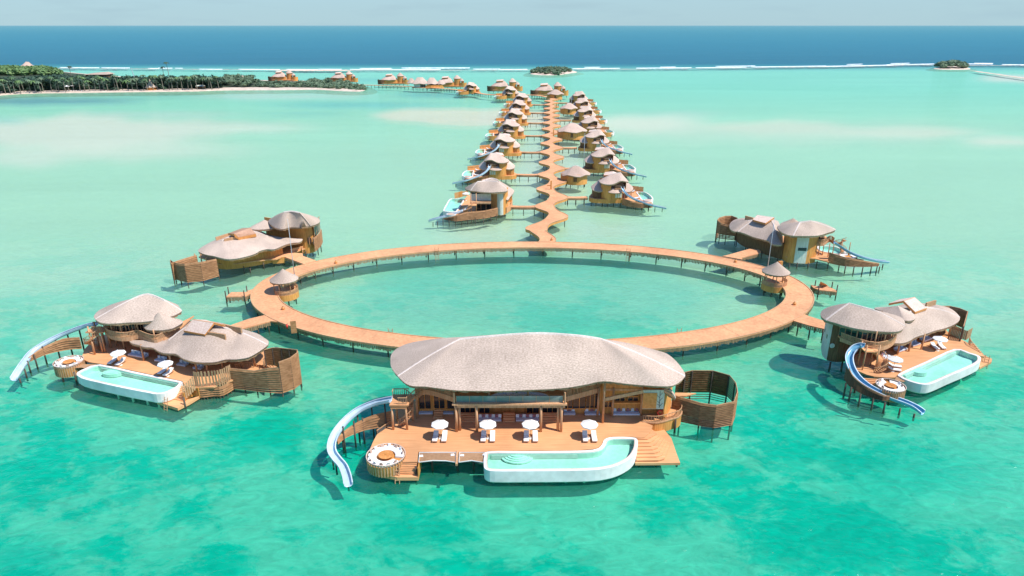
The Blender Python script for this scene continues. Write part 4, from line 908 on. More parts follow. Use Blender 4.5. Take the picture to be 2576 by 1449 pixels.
def round_table(c, r, z0, z, label):
    t = thing('round_table', (c[0], c[1], z0), label, 'table'); q = M(); q.cyl((c[0], c[1], z - .07), (c[0], c[1], z), r, r, 28); tt = q.build('table_top', 'orange_wood', t)
    q = M(); [q.beam((c[0], c[1], z + .005), (c[0] + r * .96 * math.cos(k * math.pi / 8), c[1] + r * .96 * math.sin(k * math.pi / 8), z + .005), .02, .02) for k in range(16)]; q.build('plank_joint', 'wall_wood', tt)
    q = M(); q.cyl((c[0], c[1], z0), (c[0], c[1], z - .07), .14, .12, 10); q.build('pedestal', 'post_wood', t); return t
round_table(dc, .98, 2.3, 2.78, 'round orange wooden table inside the round lounge of the front villa')
for x, y, wh in [(905, 1118, 'left end of the left'), (1172, 1108, 'right end of the left'), (1250, 1112, 'left end of the right'), (1440, 1106, 'right end of the right')]:
    p = A(x, y, 2.25); o = cushion('white', (p.x, p.y, 2.26), random.uniform(-.6, .6), 'white pillow on the %s hammock net of the front villa' % wh, 'pillows on the hammock nets'); o.rotation_euler = (-1.35, 0, random.uniform(-.5, .5)); o.scale = (1.15, 1.1, 1.1)
for i, x in enumerate((1583, 1652, 1714)):
    p = A.d(x, 600, 83.0); t = thing('green_chair', (p.x, 83.4, TZ), 'tall green upholstered chair, %s of three on the upper terrace' % ['left', 'middle', 'right'][i], 'chair', 'green chairs on the upper terrace')
    q = M(); q.box((p.x, 83.1, TZ + .45), (.62, .6, .14)); q.build('seat', 'fabric_white', t); q = M(); q.beam((p.x, 83.4, TZ + .45), (p.x, 83.75, TZ + 1.75), .6, .12); q.build('backrest', 'fabric_green', t)
    for dx in (-.25, .25):
        for dy in (-.2, .35): q = M(); q.box((p.x + dx, 83.1 + dy, TZ + .2), (.05, .05, .4)); q.build('leg', 'post_wood', t)
p = A(1740, 648, TZ); t = thing('curved_sofa', (p.x, 82.1, TZ), 'long low white curved sofa behind the glass rail of the upper terrace', 'sofa')
P = cr([V((p.x - 3.6, 82.0, 0)), V((p.x - 2.6, 82.6, 0)), V((p.x, 82.9, 0)), V((p.x + 2.6, 82.6, 0)), V((p.x + 3.6, 82.0, 0))], 5); q = M(); q.sweep(zz(P, TZ), [(-.35, .02), (.35, .02), (.35, .42), (-.35, .42)]); q.build('seat', 'fabric_white', t); q = M(); q.sweep(zz(P, TZ), [(-.45, .42), (-.28, .42), (-.28, .7), (-.45, .7)]); q.build('backrest', 'fabric_white', t)
p = A(2929, 786, DZ); t = thing('lifebuoy_stand', (p.x, p.y, DZ), 'red lifebuoy on a wooden stand beside the front villa balcony', 'lifebuoy')
q = M(); n = 18; vs = []; fs = []
for i in range(n):
    a = 2 * math.pi * i / n
    for j in range(8): b = 2 * math.pi * j / 8; vs.append(V((p.x + (.36 + .12 * math.cos(b)) * math.cos(a), p.y - .12 + .1 * math.sin(b) , DZ + .95 + (.36 + .12 * math.cos(b)) * math.sin(a))))
for i in range(n):
    for j in range(8): fs.append([i * 8 + j, i * 8 + (j + 1) % 8, ((i + 1) % n) * 8 + (j + 1) % 8, ((i + 1) % n) * 8 + j])
q.add(vs, fs); q.build('lifebuoy_ring', 'red_paint', t, True); q = M(); q.box((p.x, p.y, DZ + .7), (.5, .1, 1.4)); q.build('stand_board', 'wall_wood', t)
# ---------------- helpers for the ring villas ----------------
def heading(a, b): return math.atan2(b.y - a.y, b.x - a.x)
def lounger_px(fr, foot, head, label, grp):
    a, b = fr(*foot, DZ + .4), fr(*head, DZ + .4); c = (a + b) / 2; place(LOU, V((c.x, c.y, DZ)), heading(a, b) - math.pi / 2, label, grp)
def parasol_px(fr, x, y, label, grp, rz=0): p = fr(x, y, DZ + 2.45); place(PAR, V((p.x, p.y, DZ)), rz, label, grp)
def sofa_px(fr, a, b, label, grp, pat='wmw', short=''):
    a, b = fr(*a, DZ), fr(*b, DZ); w = (b - a).length; s = make_sofa(w); t = (b - a).normalized(); n = V((-t.y, t.x, 0)); c = (a + b) / 2 + n * .5
    s.location = (c.x, c.y, DZ); s.rotation_euler = (0, 0, heading(a, b)); s['label'] = label; s['group'] = grp
    for j, ch in enumerate(pat):
        col = {'w': 'white', 'm': 'mauve', 'b': 'blue'}[ch]; p = a + t * w * (j + .5) / len(pat) + n * .68
        cushion(col, (p.x, p.y, DZ + .45), heading(a, b), '%s cushion, %s on the %s' % (col, ONES[j], short), 'cushions on the ' + short)
def posts(pts, z0, z1, parent, r=.15, name='post', m='post_wood'):
    for p in pts: q = M(); q.cyl((p.x, p.y, z0), (p.x, p.y, z1), r, r * .9, 8); q.build(name, m, parent, True)
def shift(P, dx, dy): return [p + V((dx, dy, 0)) for p in P]
def plate(P, th, parent, name='sliding_roof', m='thatch_plate'):
    q = M(); q.hexa([p - V((0, 0, th)) for p in P], P); o = q.build(name, m, parent)
    q = M(); q.sweep([p - V((0, 0, th * .5)) for p in P], [(-.06, -th * .55), (.08, -th * .55), (.08, th * .45), (-.06, th * .45)], closed=True); q.build('roof_edge', 'orange_wood', o); return o
def glazed(P, z0, z1, parent, step=1.5):
    q = M(); q.wall(P, z0, z1, .06); g = q.build('glass_wall', 'glass_dark', parent); q = M()
    for a, b in zip(P[:-1], P[1:]):
        k = max(1, int((b - a).length / step))
        for j in range(k): p = a.lerp(b, j / k); q.box((p.x, p.y, (z0 + z1) / 2), (.12, .16, z1 - z0))
    q.sweep(zz(P, z1 - .25), [(-.08, 0), (.08, 0), (.08, .25), (-.08, .25)]); q.build('mullion', 'post_wood', g); return g
def balcony(P, z, depth, parent, drop=.45, rail='rail_wood'):
    B = shift(P, 0, depth); q = M(); q.prism(P + B[::-1], z - .25, z); bl = q.build('balcony_floor', 'deck_wood', parent)
    q = M(); q.wall(P, z - drop - .2, z + .03, .14); q.build('balcony_beam', 'post_wood', bl)
    q = pickets(P, z + .05, z + .95, .17, .1, 0); q.build('balcony_railing', rail, bl); q = M(); q.sweep(zz(P, z + .95), [(-.06, -.04), (.06, -.04), (.06, .05), (-.06, .05)]); q.build('handrail', 'post_wood', bl); return bl
def screen(P, z0, z1, parent, name='slat_screen', cap=True, sparse=0, m='slat_wood', pile=True, h=.28):
    g = lambda z, i: z[i] if isinstance(z, (list, tuple)) else z
    q = slats(P, z0, z1, h, .06, 0, sparse); s = q.build(name, m, parent)
    if cap: q = M(); q.sweep([V((p.x, p.y, g(z1, i))) for i, p in enumerate(P)], [(-.06, -.03), (.06, -.03), (.06, .06), (-.06, .06)]); q.build('screen_cap', 'post_wood', s)
    if pile:
        for i, p in enumerate(P):
            q = M(); q.cyl((p.x, p.y, -.6), (p.x, p.y, g(z1, i) - .1), .12, .1, 7); q.build('screen_post', 'pile_wood', parent)
    return s
def boardwall(P, z0, z1, parent, name='wall', m='wall_wood', th=.2): q = M(); q.wall(P, z0, z1, th); return q.build(name, m, parent)

# ---------------- left front villa ----------------
Cf = Fr(0, 1080, 3.0194); E = Fr(540, 1120, 3.2935)
lv = thing('left_front_villa', (-62, 104, 0), 'overwater villa in the left foreground, its slide curving down to the far left', 'villa')
roof('tower_roof', Cf.L([(1063, 318), (1078, 352), (1120, 385), (1200, 402), (1300, 402), (1430, 392), (1555, 388), (1700, 375), (1830, 350), (1947, 320), (2016, 290), (2058, 258), (2034, 218), (2010, 188), (1950, 165), (1850, 142), (1700, 130), (1500, 140), (1330, 165), (1200, 212), (1110, 260)], 8.6),
     [Cf.d(1500, 122, 109), Cf.d(1670, 67, 110), Cf.d(1860, 136, 109)], lv, rows=14, bulge=.03, hips=(1, 11), n=4)
roof('cone_roof', Cf.L([(1622, 415), (1645, 462), (1700, 477), (1780, 479), (1860, 474), (1935, 462), (2000, 435), (2072, 386), (2030, 352), (1930, 335), (1800, 325), (1690, 350)], 7.4), [Cf.d(1795, 277, 106)], lv, rows=12, bulge=-.04, n=4)
roof('main_roof', E.L([(-191, 512), (-150, 550), (-80, 568), (0, 596), (100, 605), (180, 650), (250, 672), (330, 676), (400, 684), (480, 738), (600, 776), (740, 788), (880, 783), (1000, 753), (1100, 750), (1170, 747), (1300, 722), (1450, 635), (1528, 572),
     (1537, 522), (1480, 480), (1400, 430), (1250, 385), (1000, 310), (850, 282), (700, 262), (560, 275), (480, 300), (400, 372), (250, 482), (130, 548), (0, 560), (-100, 535)], 5.2),
     [E.d(300, 520, 103.5), E.d(560, 335, 106), E.d(900, 335, 104.5), E.d(1180, 410, 104)], lv, rows=16, bulge=.06, n=3, hips=(18,))
plate([E(495, 392, 7.5), E(752, 440, 7.5), E(862, 297, 8.9), E(600, 255, 8.9)], .3, lv); plate([E(605, 252, 8.9), E(866, 294, 8.9), E(1000, 330, 8.3), E(760, 262, 8.3)], .28, lv)
q = M(); q.beam(E(755, 440, 7.2), E(1008, 478, 7.2), .3, 1.1); q.beam(E(975, 345, 7.6), E(1205, 392, 7.6), .3, 1.0); q.build('roof_rail', 'rail_wood', lv)
board([Cf(925, 800, DZ), Cf(1010, 838, DZ), Cf(1130, 858, DZ), E(472, 1018, DZ), E(515, 1080, DZ), E(600, 1100, DZ), E(640, 1095, DZ), E(860, 1088, DZ), E(1090, 1005, DZ), E(1180, 960, DZ), E(1500, 900, DZ), E(1720, 800, DZ), E(1500, 640, DZ), E(1000, 420, DZ), E(500, 330, DZ), Cf(1500, 430, DZ), Cf(1080, 560, DZ), Cf(950, 700, DZ)], DZ, lv)
po = cr([Cf(1130, 864, 2.45), Cf(1500, 942, 2.45), E(300, 988, 2.45), E(462, 1022, 2.45), E(466, 1046, 2.45), E(425, 1090, 2.45), E(340, 1136, 2.45), E(250, 1168, 2.45), E(150, 1180, 2.45), E(50, 1162, 2.45), Cf(1400, 1133, 2.45), Cf(1000, 1044, 2.45), Cf(898, 1006, 2.45), Cf(868, 975, 2.45), Cf(885, 948, 2.45), Cf(960, 912, 2.45)], 2, True)
ps = pool(po, lv, 2.45, .75, .34); q = M(); c = Cf(1270, 948, 2.2); q.prism(oval(c, 1.6, .9, 16), 1.6, 2.15); q.prism(oval(c, 1.2, .65, 16), 2.15, 2.22); q.build('pool_step', 'pool_tile', ps)
q = M(); q.prism([Cf(1150, 880, 2.3), Cf(1700, 995, 2.3), E(440, 1034, 2.3), E(420, 1050, 2.3), Cf(1700, 1018, 2.3), Cf(1140, 900, 2.3)], 1.6, 2.17); q.build('pool_bench', 'white_render', ps)
piles([E(x, y, .8) for x, y in [(-330, 1140), (-150, 1180), (30, 1215), (170, 1240)]], 1.0, lv, .17, 'white_render')
dc2 = Cf(778, 842, 2.55); dc2.z = 0; daybed(dc2, 2.2, .8, 2.75, lv, .1, .22); round_table(dc2, .85, 2.3, 2.78, 'round wooden table inside the round lounge of the left front villa')
for j in range(10): t = .7 + j * .56; cushion('tan' if j % 2 == 0 else 'white', (dc2.x + 1.7 * math.cos(t), dc2.y + 1.7 * math.sin(t), 2.56), t - math.pi / 2, ('tan' if j % 2 == 0 else 'white') + ' cushion on the %s side of the left front villa round lounge' % around(t), 'cushions in the left front villa lounge')
q = M(); q.prism([Cf(930, 862, 2.25), Cf(1095, 862, 2.25), Cf(975, 918, 2.25), Cf(930, 900, 2.25), Cf(850, 905, 2.25)], 2.2, 2.24); q.build('hammock_net', 'net', lv)
UP = cr(Cf.L([(1186, 480), (1215, 512), (1260, 540), (1370, 562), (1480, 556), (1570, 535), (1680, 575), (1780, 592), (1900, 540), (2010, 480)], 5.9), 3)
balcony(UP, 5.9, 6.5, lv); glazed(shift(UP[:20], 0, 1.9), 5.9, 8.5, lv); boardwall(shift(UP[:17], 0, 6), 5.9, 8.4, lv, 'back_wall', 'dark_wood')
posts([p + V((0, .1, 0)) for p in Cf.L([(1275, 520), (1380, 538), (1568, 524)], 5.9)], 5.9, 8.7, lv, .13); posts([p + V((0, .1, 0)) for p in Cf.L([(1750, 575), (1880, 545)], 5.9)], 5.9, 7.5, lv, .13)
posts(Cf.L([(1165, 728), (1075, 752), (1250, 665), (1325, 655), (1412, 690), (1190, 640)], DZ), DZ, 5.7, lv, .16)
posts([Cf(1632, 822, DZ)] + E.L([(215, 745), (345, 855), (655, 908), (785, 905), (972, 868), (1210, 850), (1372, 835)], DZ), DZ, 5.3, lv, .17)
WL = [Cf(1500, 700, DZ), Cf(1872, 770, DZ), E(450, 830, DZ), E(900, 860, DZ), E(1180, 830, DZ)]; WL = shift(WL, .6, 3.4)
boardwall(WL, DZ, 5.6, lv, 'wall', 'dark_wood'); glazed(shift(WL, 0, -.25), DZ + .1, 4.6, lv, 1.3)
boardwall([Cf(1230, 600, DZ), Cf(1480, 560, DZ), Cf(1700, 640, DZ)], DZ, 5.6, lv, 'room_wall', 'wall_wood')
PF = cr(E.L([(640, 1100), (720, 1102), (850, 1087), (960, 1080), (1092, 1004)], 2.1), 3); q = pickets(PF, 2.1, 4.9, .3, .2, .06); q.build('picket_fence', 'rail_wood', lv)
screen(PF, .5, 2.0, lv, 'hull_screen', False)
q = pickets([E(492, 1264, .8), E(640, 1120, 2.2)], [.8, 2.2], [3.2, 4.6], .28, .2); q.build('stair_fence', 'rail_wood', lv)
stairs(E(432, 1062, DZ), E(512, 1082, DZ), E(300, 1230, .8), E(488, 1268, .8), DZ, .85, 9, lv)
board([E(*p, .75) for p in [(155, 1270), (300, 1226), (498, 1258), (690, 1200), (560, 1280), (415, 1352)]], .75, lv, 'low_landing', th=.45)
boardwall(E.L([(500, 1266, .8), (600, 1180, .8), (690, 1200, .8)], .8), .5, 2.2, lv, 'stair_wall', 'wall_wood'); ladder(E(290, 1310, .7), .8, -.35, lv, .6, -1.0, .6)
P1 = E.L([(1100, 1102), (1250, 1118), (1400, 1137), (1560, 1155), (1712, 1162)], .7); screen(P1, .7, [4.2, 4.2, 4.25, 4.9, 5.2], lv, 'court_screen', sparse=.4)
P2 = E.L([(1712, 1162, .7), (1850, 1112, .7), (1938, 1045, .7), (1893, 642, 6.1), (1790, 622, 6.1), (1690, 604, 6.1), (1580, 594, 6.1), (1480, 612, 6.1)], .7); screen(P2, .7, [6.1, 6.15, 6.2, 6.2, 6.1, 6.0, 5.9, 5.8], lv, 'court_screen')
railing(cr(E.L([(1480, 850), (1500, 800), (1580, 770), (1640, 780), (1705, 760)], 3.0), 3), 3.0, 1.0, lv); stairs(E(1480, 840, 2.4), E(1380, 820, 2.4), E(1640, 900, 3), E(1640, 850, 3), 2.5, 3.3, 6, lv)
railing(E.L([(1130, 880), (1250, 860), (1365, 850)], DZ), DZ, 1.0, lv)
slide([Cf(1085, 420, 6.5), Cf(1035, 428, 6.2), Cf(960, 446, 5.7), Cf(800, 503, 4.8), Cf(640, 573, 3.9), Cf(480, 662, 3.1), Cf(372, 742, 2.5), Cf(300, 832, 1.9), Cf(228, 935, 1.2), Cf(160, 1045, .4)], lv, 'slide_pale', .55, .42)
for (x, y, z) in [(829, 783, 4.8), (684, 812, 4.2), (532, 862, 3.4), (430, 918, 2.8), (350, 962, 2.3), (305, 1018, 1.7), (235, 1075, .8), (965, 752, 5.6)]: p = Cf(x, y, 0); piles([p], z, lv, .14, name='slide_post')
P3 = cr(Cf.L([(335, 832), (420, 792), (500, 758), (600, 730), (680, 713), (800, 692), (932, 684)], 1.8), 2); screen(P3, 1.8, [1.9 + 2.0 * min(1, .3 + i / len(P3)) for i in range(len(P3))], lv, 'curved_screen', pile=False)
tp = Cf(1040, 470, 6.2); q = M(); q.box((tp.x + 1.0, tp.y, 6.1), (3.0, 2.2, .2)); q.build('tower_platform', 'deck_wood', lv); posts([V((tp.x, tp.y - .9, 0)), V((tp.x + 2, tp.y - .9, 0)), V((tp.x, tp.y + .9, 0)), V((tp.x + 2, tp.y + .9, 0))], DZ, 7.2, lv, .13, 'tower_post')
railing([V((tp.x - .3, tp.y + 1, 0)), V((tp.x + 2.4, tp.y + 1, 0))], 6.2, .95, lv); railing([V((tp.x + .6, tp.y - 1, 0)), V((tp.x + 2.4, tp.y - 1, 0))], 6.2, .95, lv)
def spiral(c, r, z0, z1, a0, turns, parent):
    n = 24; q = M(); SP = []
    for k in range(n):
        t = a0 + turns * 2 * math.pi * k / n; z = z0 + (z1 - z0) * k / n; q.box((c.x + r * .55 * math.cos(t), c.y + r * .55 * math.sin(t), z), (r * .95, .38, .07), t); SP.append(V((c.x + r * math.cos(t), c.y + r * math.sin(t), z)))
    q.build('spiral_steps', 'deck_wood', parent); railing(SP, [p.z for p in SP], .9, parent)
spiral(V((tp.x + .3, tp.y - .6, 0)), 1.5, DZ, 6.1, 1.2, .8, lv)
parasol_px(Cf, 1332, 722, 'white parasol beside the dark deck corner, left of two at the left front villa', 'parasols of the left front villa'); parasol_px(E, 258, 788, 'white parasol nearer the stairs, right of two at the left front villa', 'parasols of the left front villa', .3)
LG = 'sun loungers of the left front villa'
lounger_px(Cf, (1225, 858), (1325, 785), 'sun lounger under the left parasol of the left front villa, shaded one of the pair', LG); lounger_px(Cf, (1310, 872), (1415, 800), 'sun lounger under the left parasol of the left front villa, sunlit one of the pair', LG)
lounger_px(E, (180, 925), (285, 850), 'sun lounger under the right parasol of the left front villa, shaded one of the pair', LG); lounger_px(E, (245, 945), (352, 870), 'sun lounger under the right parasol of the left front villa, sunlit one of the pair', LG)
sofa_px(Cf, (1450, 775), (1640, 808), 'wide blue grey sofa nearest the tower under the left front villa main roof', 'sofas of the left front villa', 'wbw', 'wide sofa of the left front villa')
for k, (a, b) in enumerate([((130, 782), (240, 800)), ((400, 835), (510, 853)), ((605, 878), (700, 892))]): sofa_px(E, a, b, 'short blue grey sofa, %s under the eave of the left front villa' % ['left', 'middle', 'right'][k], 'sofas of the left front villa', 'wb', ['left', 'middle', 'right'][k] + ' short sofa of the left front villa')
q = M(); q.prism([Cf(950, 600, 1), Cf(1070, 760, 1), Cf(1000, 780, 1), Cf(940, 700, 1)], 2.0, 2.28) if False else None
piles([Cf(x, y, 1.2) for x, y in [(960, 800), (1080, 850), (700, 990), (850, 1000), (1120, 700), (1300, 700)]] + E.L([(250, 1250), (500, 1290), (700, 1130), (900, 1100), (1000, 1000), (1300, 1000), (700, 900)], 1.0), DZ - .3, lv, .16)
board([E(990, 355, DZ), E(1290, 250, DZ), E(1480, 205, DZ), E(1590, 170, DZ), E(1700, 200, DZ), E(1640, 285, DZ), E(1560, 275, DZ), E(1400, 320, DZ), E(1200, 375, DZ), E(1100, 440, DZ)], DZ + .012, lv, 'entrance_walk', 'jetty_wood')
fringe(E.L([(1200, 378), (1400, 322), (1560, 278)], DZ), DZ, lv, .8); piles(E.L([(1250, 360), (1400, 315), (1530, 280), (1300, 260), (1480, 215)], DZ), DZ - .2, lv)

# ---------------- right front villa ----------------
G = Fr(3040, 1080, 2.6833)
rv = thing('right_front_villa', (72, 104, 0), 'overwater villa in the right foreground with a deep blue slide wrapping its round lounge', 'villa')
roof('tower_roof', G.L([(98, 258), (110, 290), (150, 322), (250, 352), (400, 396), (550, 422), (700, 437), (850, 441), (920, 422), (948, 380), (942, 325), (890, 285), (800, 262), (700, 238), (550, 205), (380, 185), (230, 178), (130, 215)], 8.6), [G.d(385, 153, 107), G.d(640, 222, 105)], rv, rows=14, bulge=.04, n=4, hips=(9, 2))
roof('cone_roof', G.L([(640, 200), (720, 235), (800, 270), (900, 310), (965, 330), (1035, 322), (1060, 292), (1030, 255), (950, 215), (800, 190)], 7.6), [G.d(880, 178, 111)], rv, rows=12, bulge=-.03, n=4)
roof('main_roof', G.L([(808, 520), (815, 548), (900, 556), (980, 540), (1050, 500), (1100, 480), (1140, 470), (1250, 430), (1330, 411), (1420, 380), (1490, 335), (1498, 290), (1450, 235), (1380, 195), (1250, 165), (1050, 150), (900, 170), (780, 260), (780, 400)], 5.2), [G.d(960, 330, 108), G.d(1050, 190, 113), G.d(1280, 210, 114)], rv, rows=16, bulge=.08, n=4, hips=(11,))
plate([G(790, 152, 8.6), G(935, 128, 8.6), G(1055, 235, 7.6), G(960, 200, 7.4)] if False else [G(938, 130, 9.1), G(1050, 92, 9.1), G(1165, 200, 7.8), G(1052, 240, 7.8)], .4, rv)
plate([G(790, 155, 8.3), G(900, 112, 8.3), G(1048, 90, 9.1), G(936, 128, 9.1)], .35, rv)
q = M(); q.beam(G(1160, 172, 7.8), G(1255, 145, 7.8), .3, .9); q.build('roof_rail', 'rail_wood', rv)
TW = cr(G.L([(112, 600), (126, 680), (165, 722), (250, 742), (345, 738)], .9), 3)
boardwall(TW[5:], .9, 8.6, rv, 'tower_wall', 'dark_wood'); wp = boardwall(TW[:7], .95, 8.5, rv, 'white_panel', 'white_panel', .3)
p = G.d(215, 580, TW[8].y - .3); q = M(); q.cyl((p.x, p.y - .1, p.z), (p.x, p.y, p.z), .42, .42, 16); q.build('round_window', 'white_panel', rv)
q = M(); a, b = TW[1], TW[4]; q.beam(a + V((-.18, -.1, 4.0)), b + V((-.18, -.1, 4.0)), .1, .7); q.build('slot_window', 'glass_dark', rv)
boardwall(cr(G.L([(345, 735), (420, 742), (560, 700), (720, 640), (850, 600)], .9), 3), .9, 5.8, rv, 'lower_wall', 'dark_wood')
UP = cr(G.L([(300, 500), (460, 558), (620, 600), (740, 588), (822, 548), (860, 500)], 5.9), 3); balcony(UP, 5.9, 6, rv); glazed(shift(UP, -.3, 1.6), 5.9, 8.6, rv); boardwall(shift(UP, 0, 5.5), 5.9, 8.5, rv, 'back_wall', 'dark_wood')
posts([p + V((0, .1, 0)) for p in G.L([(455, 545), (640, 590), (735, 580), (815, 540)], 5.9)], 5.9, 8.6, rv, .12)
board(G.L([(560, 870), (640, 890), (760, 900), (845, 900), (890, 862), (1170, 735), (1445, 614), (1560, 640), (1690, 678), (1745, 690), (1665, 610), (1600, 560), (1400, 460), (1300, 360), (900, 400), (560, 560), (350, 700), (400, 800)], DZ), DZ, rv)
stairs(G(1545, 555, DZ), G(1640, 550, DZ), G(1690, 690, .8), G(1752, 690, .8), DZ - .02, .9, 7, rv)
board(G.L([(1690, 690), (1752, 680), (1825, 712), (1822, 740), (1700, 800), (1690, 760)], .8), .8, rv, 'low_landing', th=.4); ladder(G(1765, 745, .8), .8, -.6, rv, .6, -1, .6)
po = cr(G.L([(895, 858), (1170, 735), (1445, 613), (1600, 650), (1690, 680), (1712, 705), (1700, 745), (1600, 800), (1400, 885), (1230, 960), (1150, 972), (1060, 958), (960, 925), (905, 895)], 2.45), 3, True)
ps = pool(po, rv, 2.45, .7, .34); q = M(); c = G(1090, 830, 2.2); q.prism(oval(c, 1.3, .9, 16), 1.6, 2.2); q.build('pool_step', 'pool_tile', ps)
q = M(); q.prism(G.L([(925, 862), (1435, 628), (1470, 640), (960, 878)], 2.3), 1.6, 2.17); q.build('pool_bench', 'white_render', ps)
dc3 = G(805, 988, 2.55); dc3.z = 0; daybed(dc3, 2.1, .8, 2.75, rv, 1.4, .22); round_table(dc3, .8, 2.3, 2.78, 'round wooden table inside the round lounge of the right front villa')
for j, t in enumerate((1.9, 2.3, 2.8, -.1, .3, 3.5)): cushion('white' if j % 2 == 0 else 'tan', (dc3.x + 1.6 * math.cos(t), dc3.y + 1.6 * math.sin(t), 2.56), t - math.pi / 2, ('white' if j % 2 == 0 else 'tan') + ' cushion on the %s side of the right front villa round lounge' % around(t), 'cushions in the right front villa lounge')
q = M(); q.prism(G.L([(845, 925), (860, 890), (900, 865), (965, 925), (935, 945)], 2.25), 2.2, 2.24); q.build('hammock_net', 'net', rv)
slide([G(528, 592, 6.3), G(490, 592, 6.1), G(440, 620, 5.6), G(395, 680, 4.9), G(386, 745, 4.3), G(412, 830, 3.6), G(470, 915, 3.0), G(560, 992, 2.5), G(680, 1060, 2.0), G(820, 1120, 1.5), G(960, 1170, 1.1), G(1060, 1218, .7), G(1128, 1268, .35)], rv, 'slide_blue', .55, .42)
HP = cr(G.L([(345, 905), (375, 960), (430, 1010), (560, 1080), (720, 1128), (790, 1112)], 1.7), 3); screen(HP, 1.7, [4.3 - 2.2 * (i / (len(HP) - 1)) ** 1.0 for i in range(len(HP))], rv, 'hull_screen', pile=False, m='dark_wood')
for (x, y, z) in [(333, 1080, 2.2), (385, 1128, 2.3), (478, 1192, 2.2), (607, 1230, 2.0), (728, 1262, 1.9), (888, 1275, 1.1), (1038, 1302, .6)]: piles([G(x, y, 0)], z, rv, .15, name='slide_post')
tp = G(600, 620, 5.6); q = M(); q.box((tp.x - .1, tp.y, 5.6), (2.3, 1.8, .18)); q.build('tower_platform', 'deck_wood', rv); posts([V((tp.x + a, tp.y + b, 0)) for a in (-1.1, 1.0) for b in (-.8, .8)], DZ, 6.8, rv, .12, 'tower_post'); railing([V((tp.x - 1.2, tp.y + .9, 0)), V((tp.x + 1, tp.y + .9, 0))], 5.7, .9, rv); spiral(V((tp.x + 1.2, tp.y - .4, 0)), 1.7, DZ, 5.6, -2.2, .85, rv)
stairs(G(530, 895, DZ), G(690, 905, DZ), G(560, 985, 1.4), G(680, 1000, 1.4), 2.2, 1.4, 5, rv)
posts(G.L([(872, 668), (985, 638), (1112, 618), (1297, 458), (1387, 482)], DZ), DZ, 5.3, rv, .16)
WL = shift(G.L([(820, 660), (1000, 600), (1150, 550), (1330, 480)], DZ), -.5, 3.2); boardwall(WL, DZ, 5.4, rv, 'wall', 'wall_wood'); glazed(shift(WL, 0, -.2), DZ + .1, 4.6, rv, 1.2)
for k, (a, b) in enumerate([((715, 742), (800, 700)), ((882, 658), (972, 628)), ((1028, 600), (1103, 575)), ((1143, 552), (1222, 522))]): sofa_px(G, a, b, 'blue grey sofa, %s along the right front villa deck' % ['nearest the spiral stair', 'second from the stair', 'third from the stair', 'farthest from the stair'][k], 'sofas of the right front villa', 'wmw' if k == 0 else 'wb', ['first', 'second', 'third', 'fourth'][k] + ' sofa of the right front villa')
parasol_px(G, 1307, 500, 'white parasol farther back on the right front villa deck', 'parasols of the right front villa'); parasol_px(G, 855, 703, 'white parasol beside the spiral stair of the right front villa', 'parasols of the right front villa', .3)
LG = 'sun loungers of the right front villa'
lounger_px(G, (1285, 612), (1215, 560), 'sun lounger under the far parasol of the right front villa, left of the pair', LG); lounger_px(G, (1350, 608), (1285, 552), 'sun lounger under the far parasol of the right front villa, right of the pair', LG)
lounger_px(G, (905, 785), (790, 772), 'sun lounger under the near parasol of the right front villa, farther of the pair', LG); lounger_px(G, (900, 822), (785, 808), 'sun lounger under the near parasol of the right front villa, nearer of the pair', LG)
q = pickets(G.L([(1392, 470), (1480, 500), (1560, 522), (1608, 490)], DZ), 2.3, 4.1, .25, .2, .06); q.build('picket_fence', 'rail_wood', rv); railing(G.L([(1585, 545), (1605, 580), (1750, 680)], DZ), [2.3, 2.2, 1.0], 1.0, rv)
screen(G.L([(1290, 182), (1400, 183), (1500, 205), (1582, 238), (1562, 312), (1540, 388)], 5.2)[::1], 1.0, 5.2, rv, 'court_screen', sparse=.5, m='slat_wood')
piles(G.L([(450, 1000), (800, 1090), (200, 760), (320, 760), (400, 600), (1400, 480), (1600, 560)], 1.0), 1.3, rv, .17)
q = M(); p = G(1225, 530, 0); board([G(-10, 285, DZ), G(165, 340, DZ), G(150, 415, DZ), G(-10, 378, DZ), G(-170, 330, DZ), G(-150, 230, DZ)], DZ + .012, rv, 'entrance_walk', 'jetty_wood'); fringe(G.L([(-170, 330), (-10, 380), (150, 417)], DZ), DZ, rv, .8); piles(G.L([(-120, 345), (0, 380), (130, 412), (-80, 270), (60, 310)], DZ), DZ - .2, rv)

# ---------------- left back villa ----------------
B = Fr(600, 760, 3.45)
lb = thing('left_back_villa', (-62, 160, 0), 'overwater villa behind the ring on the left, with curved orange tower wall and oval window', 'villa')
roof('tower_roof', B.L([(1400, 235), (1440, 290), (1500, 325), (1590, 342), (1680, 318), (1800, 316), (1950, 300), (2050, 265), (2070, 232), (2040, 195), (1900, 158), (1800, 150), (1600, 150), (1480, 180)], 8.6), [B.d(1600, 120, 163), B.d(1700, 108, 163), B.d(1810, 128, 162)], lb, rows=12, bulge=.04, n=4, hips=(6,))
roof('cone_roof', B.L([(1165, 320), (1200, 345), (1300, 348), (1400, 340), (1475, 322), (1460, 262), (1380, 255), (1260, 270)], 7.6), [B.d(1350, 220, 168)], lb, rows=10, bulge=-.02, n=4)
roof('main_roof', B.L([(490, 618), (540, 655), (620, 678), (700, 692), (800, 718), (900, 732), (1000, 722), (1100, 700), (1200, 672), (1260, 645), (1290, 625), (1380, 602), (1480, 602), (1600, 552), (1700, 522), (1800, 512), (1838, 488), (1836, 466), (1700, 470), (1600, 455), (1500, 430), (1400, 408), (1310, 372), (1200, 340), (1080, 350), (900, 405), (720, 478), (570, 555)], 5.2),
     [B.d(800, 490, 156), B.d(1000, 400, 160), B.d(1200, 365, 163), B.d(1400, 440, 162)], lb, rows=14, bulge=.05, n=3)
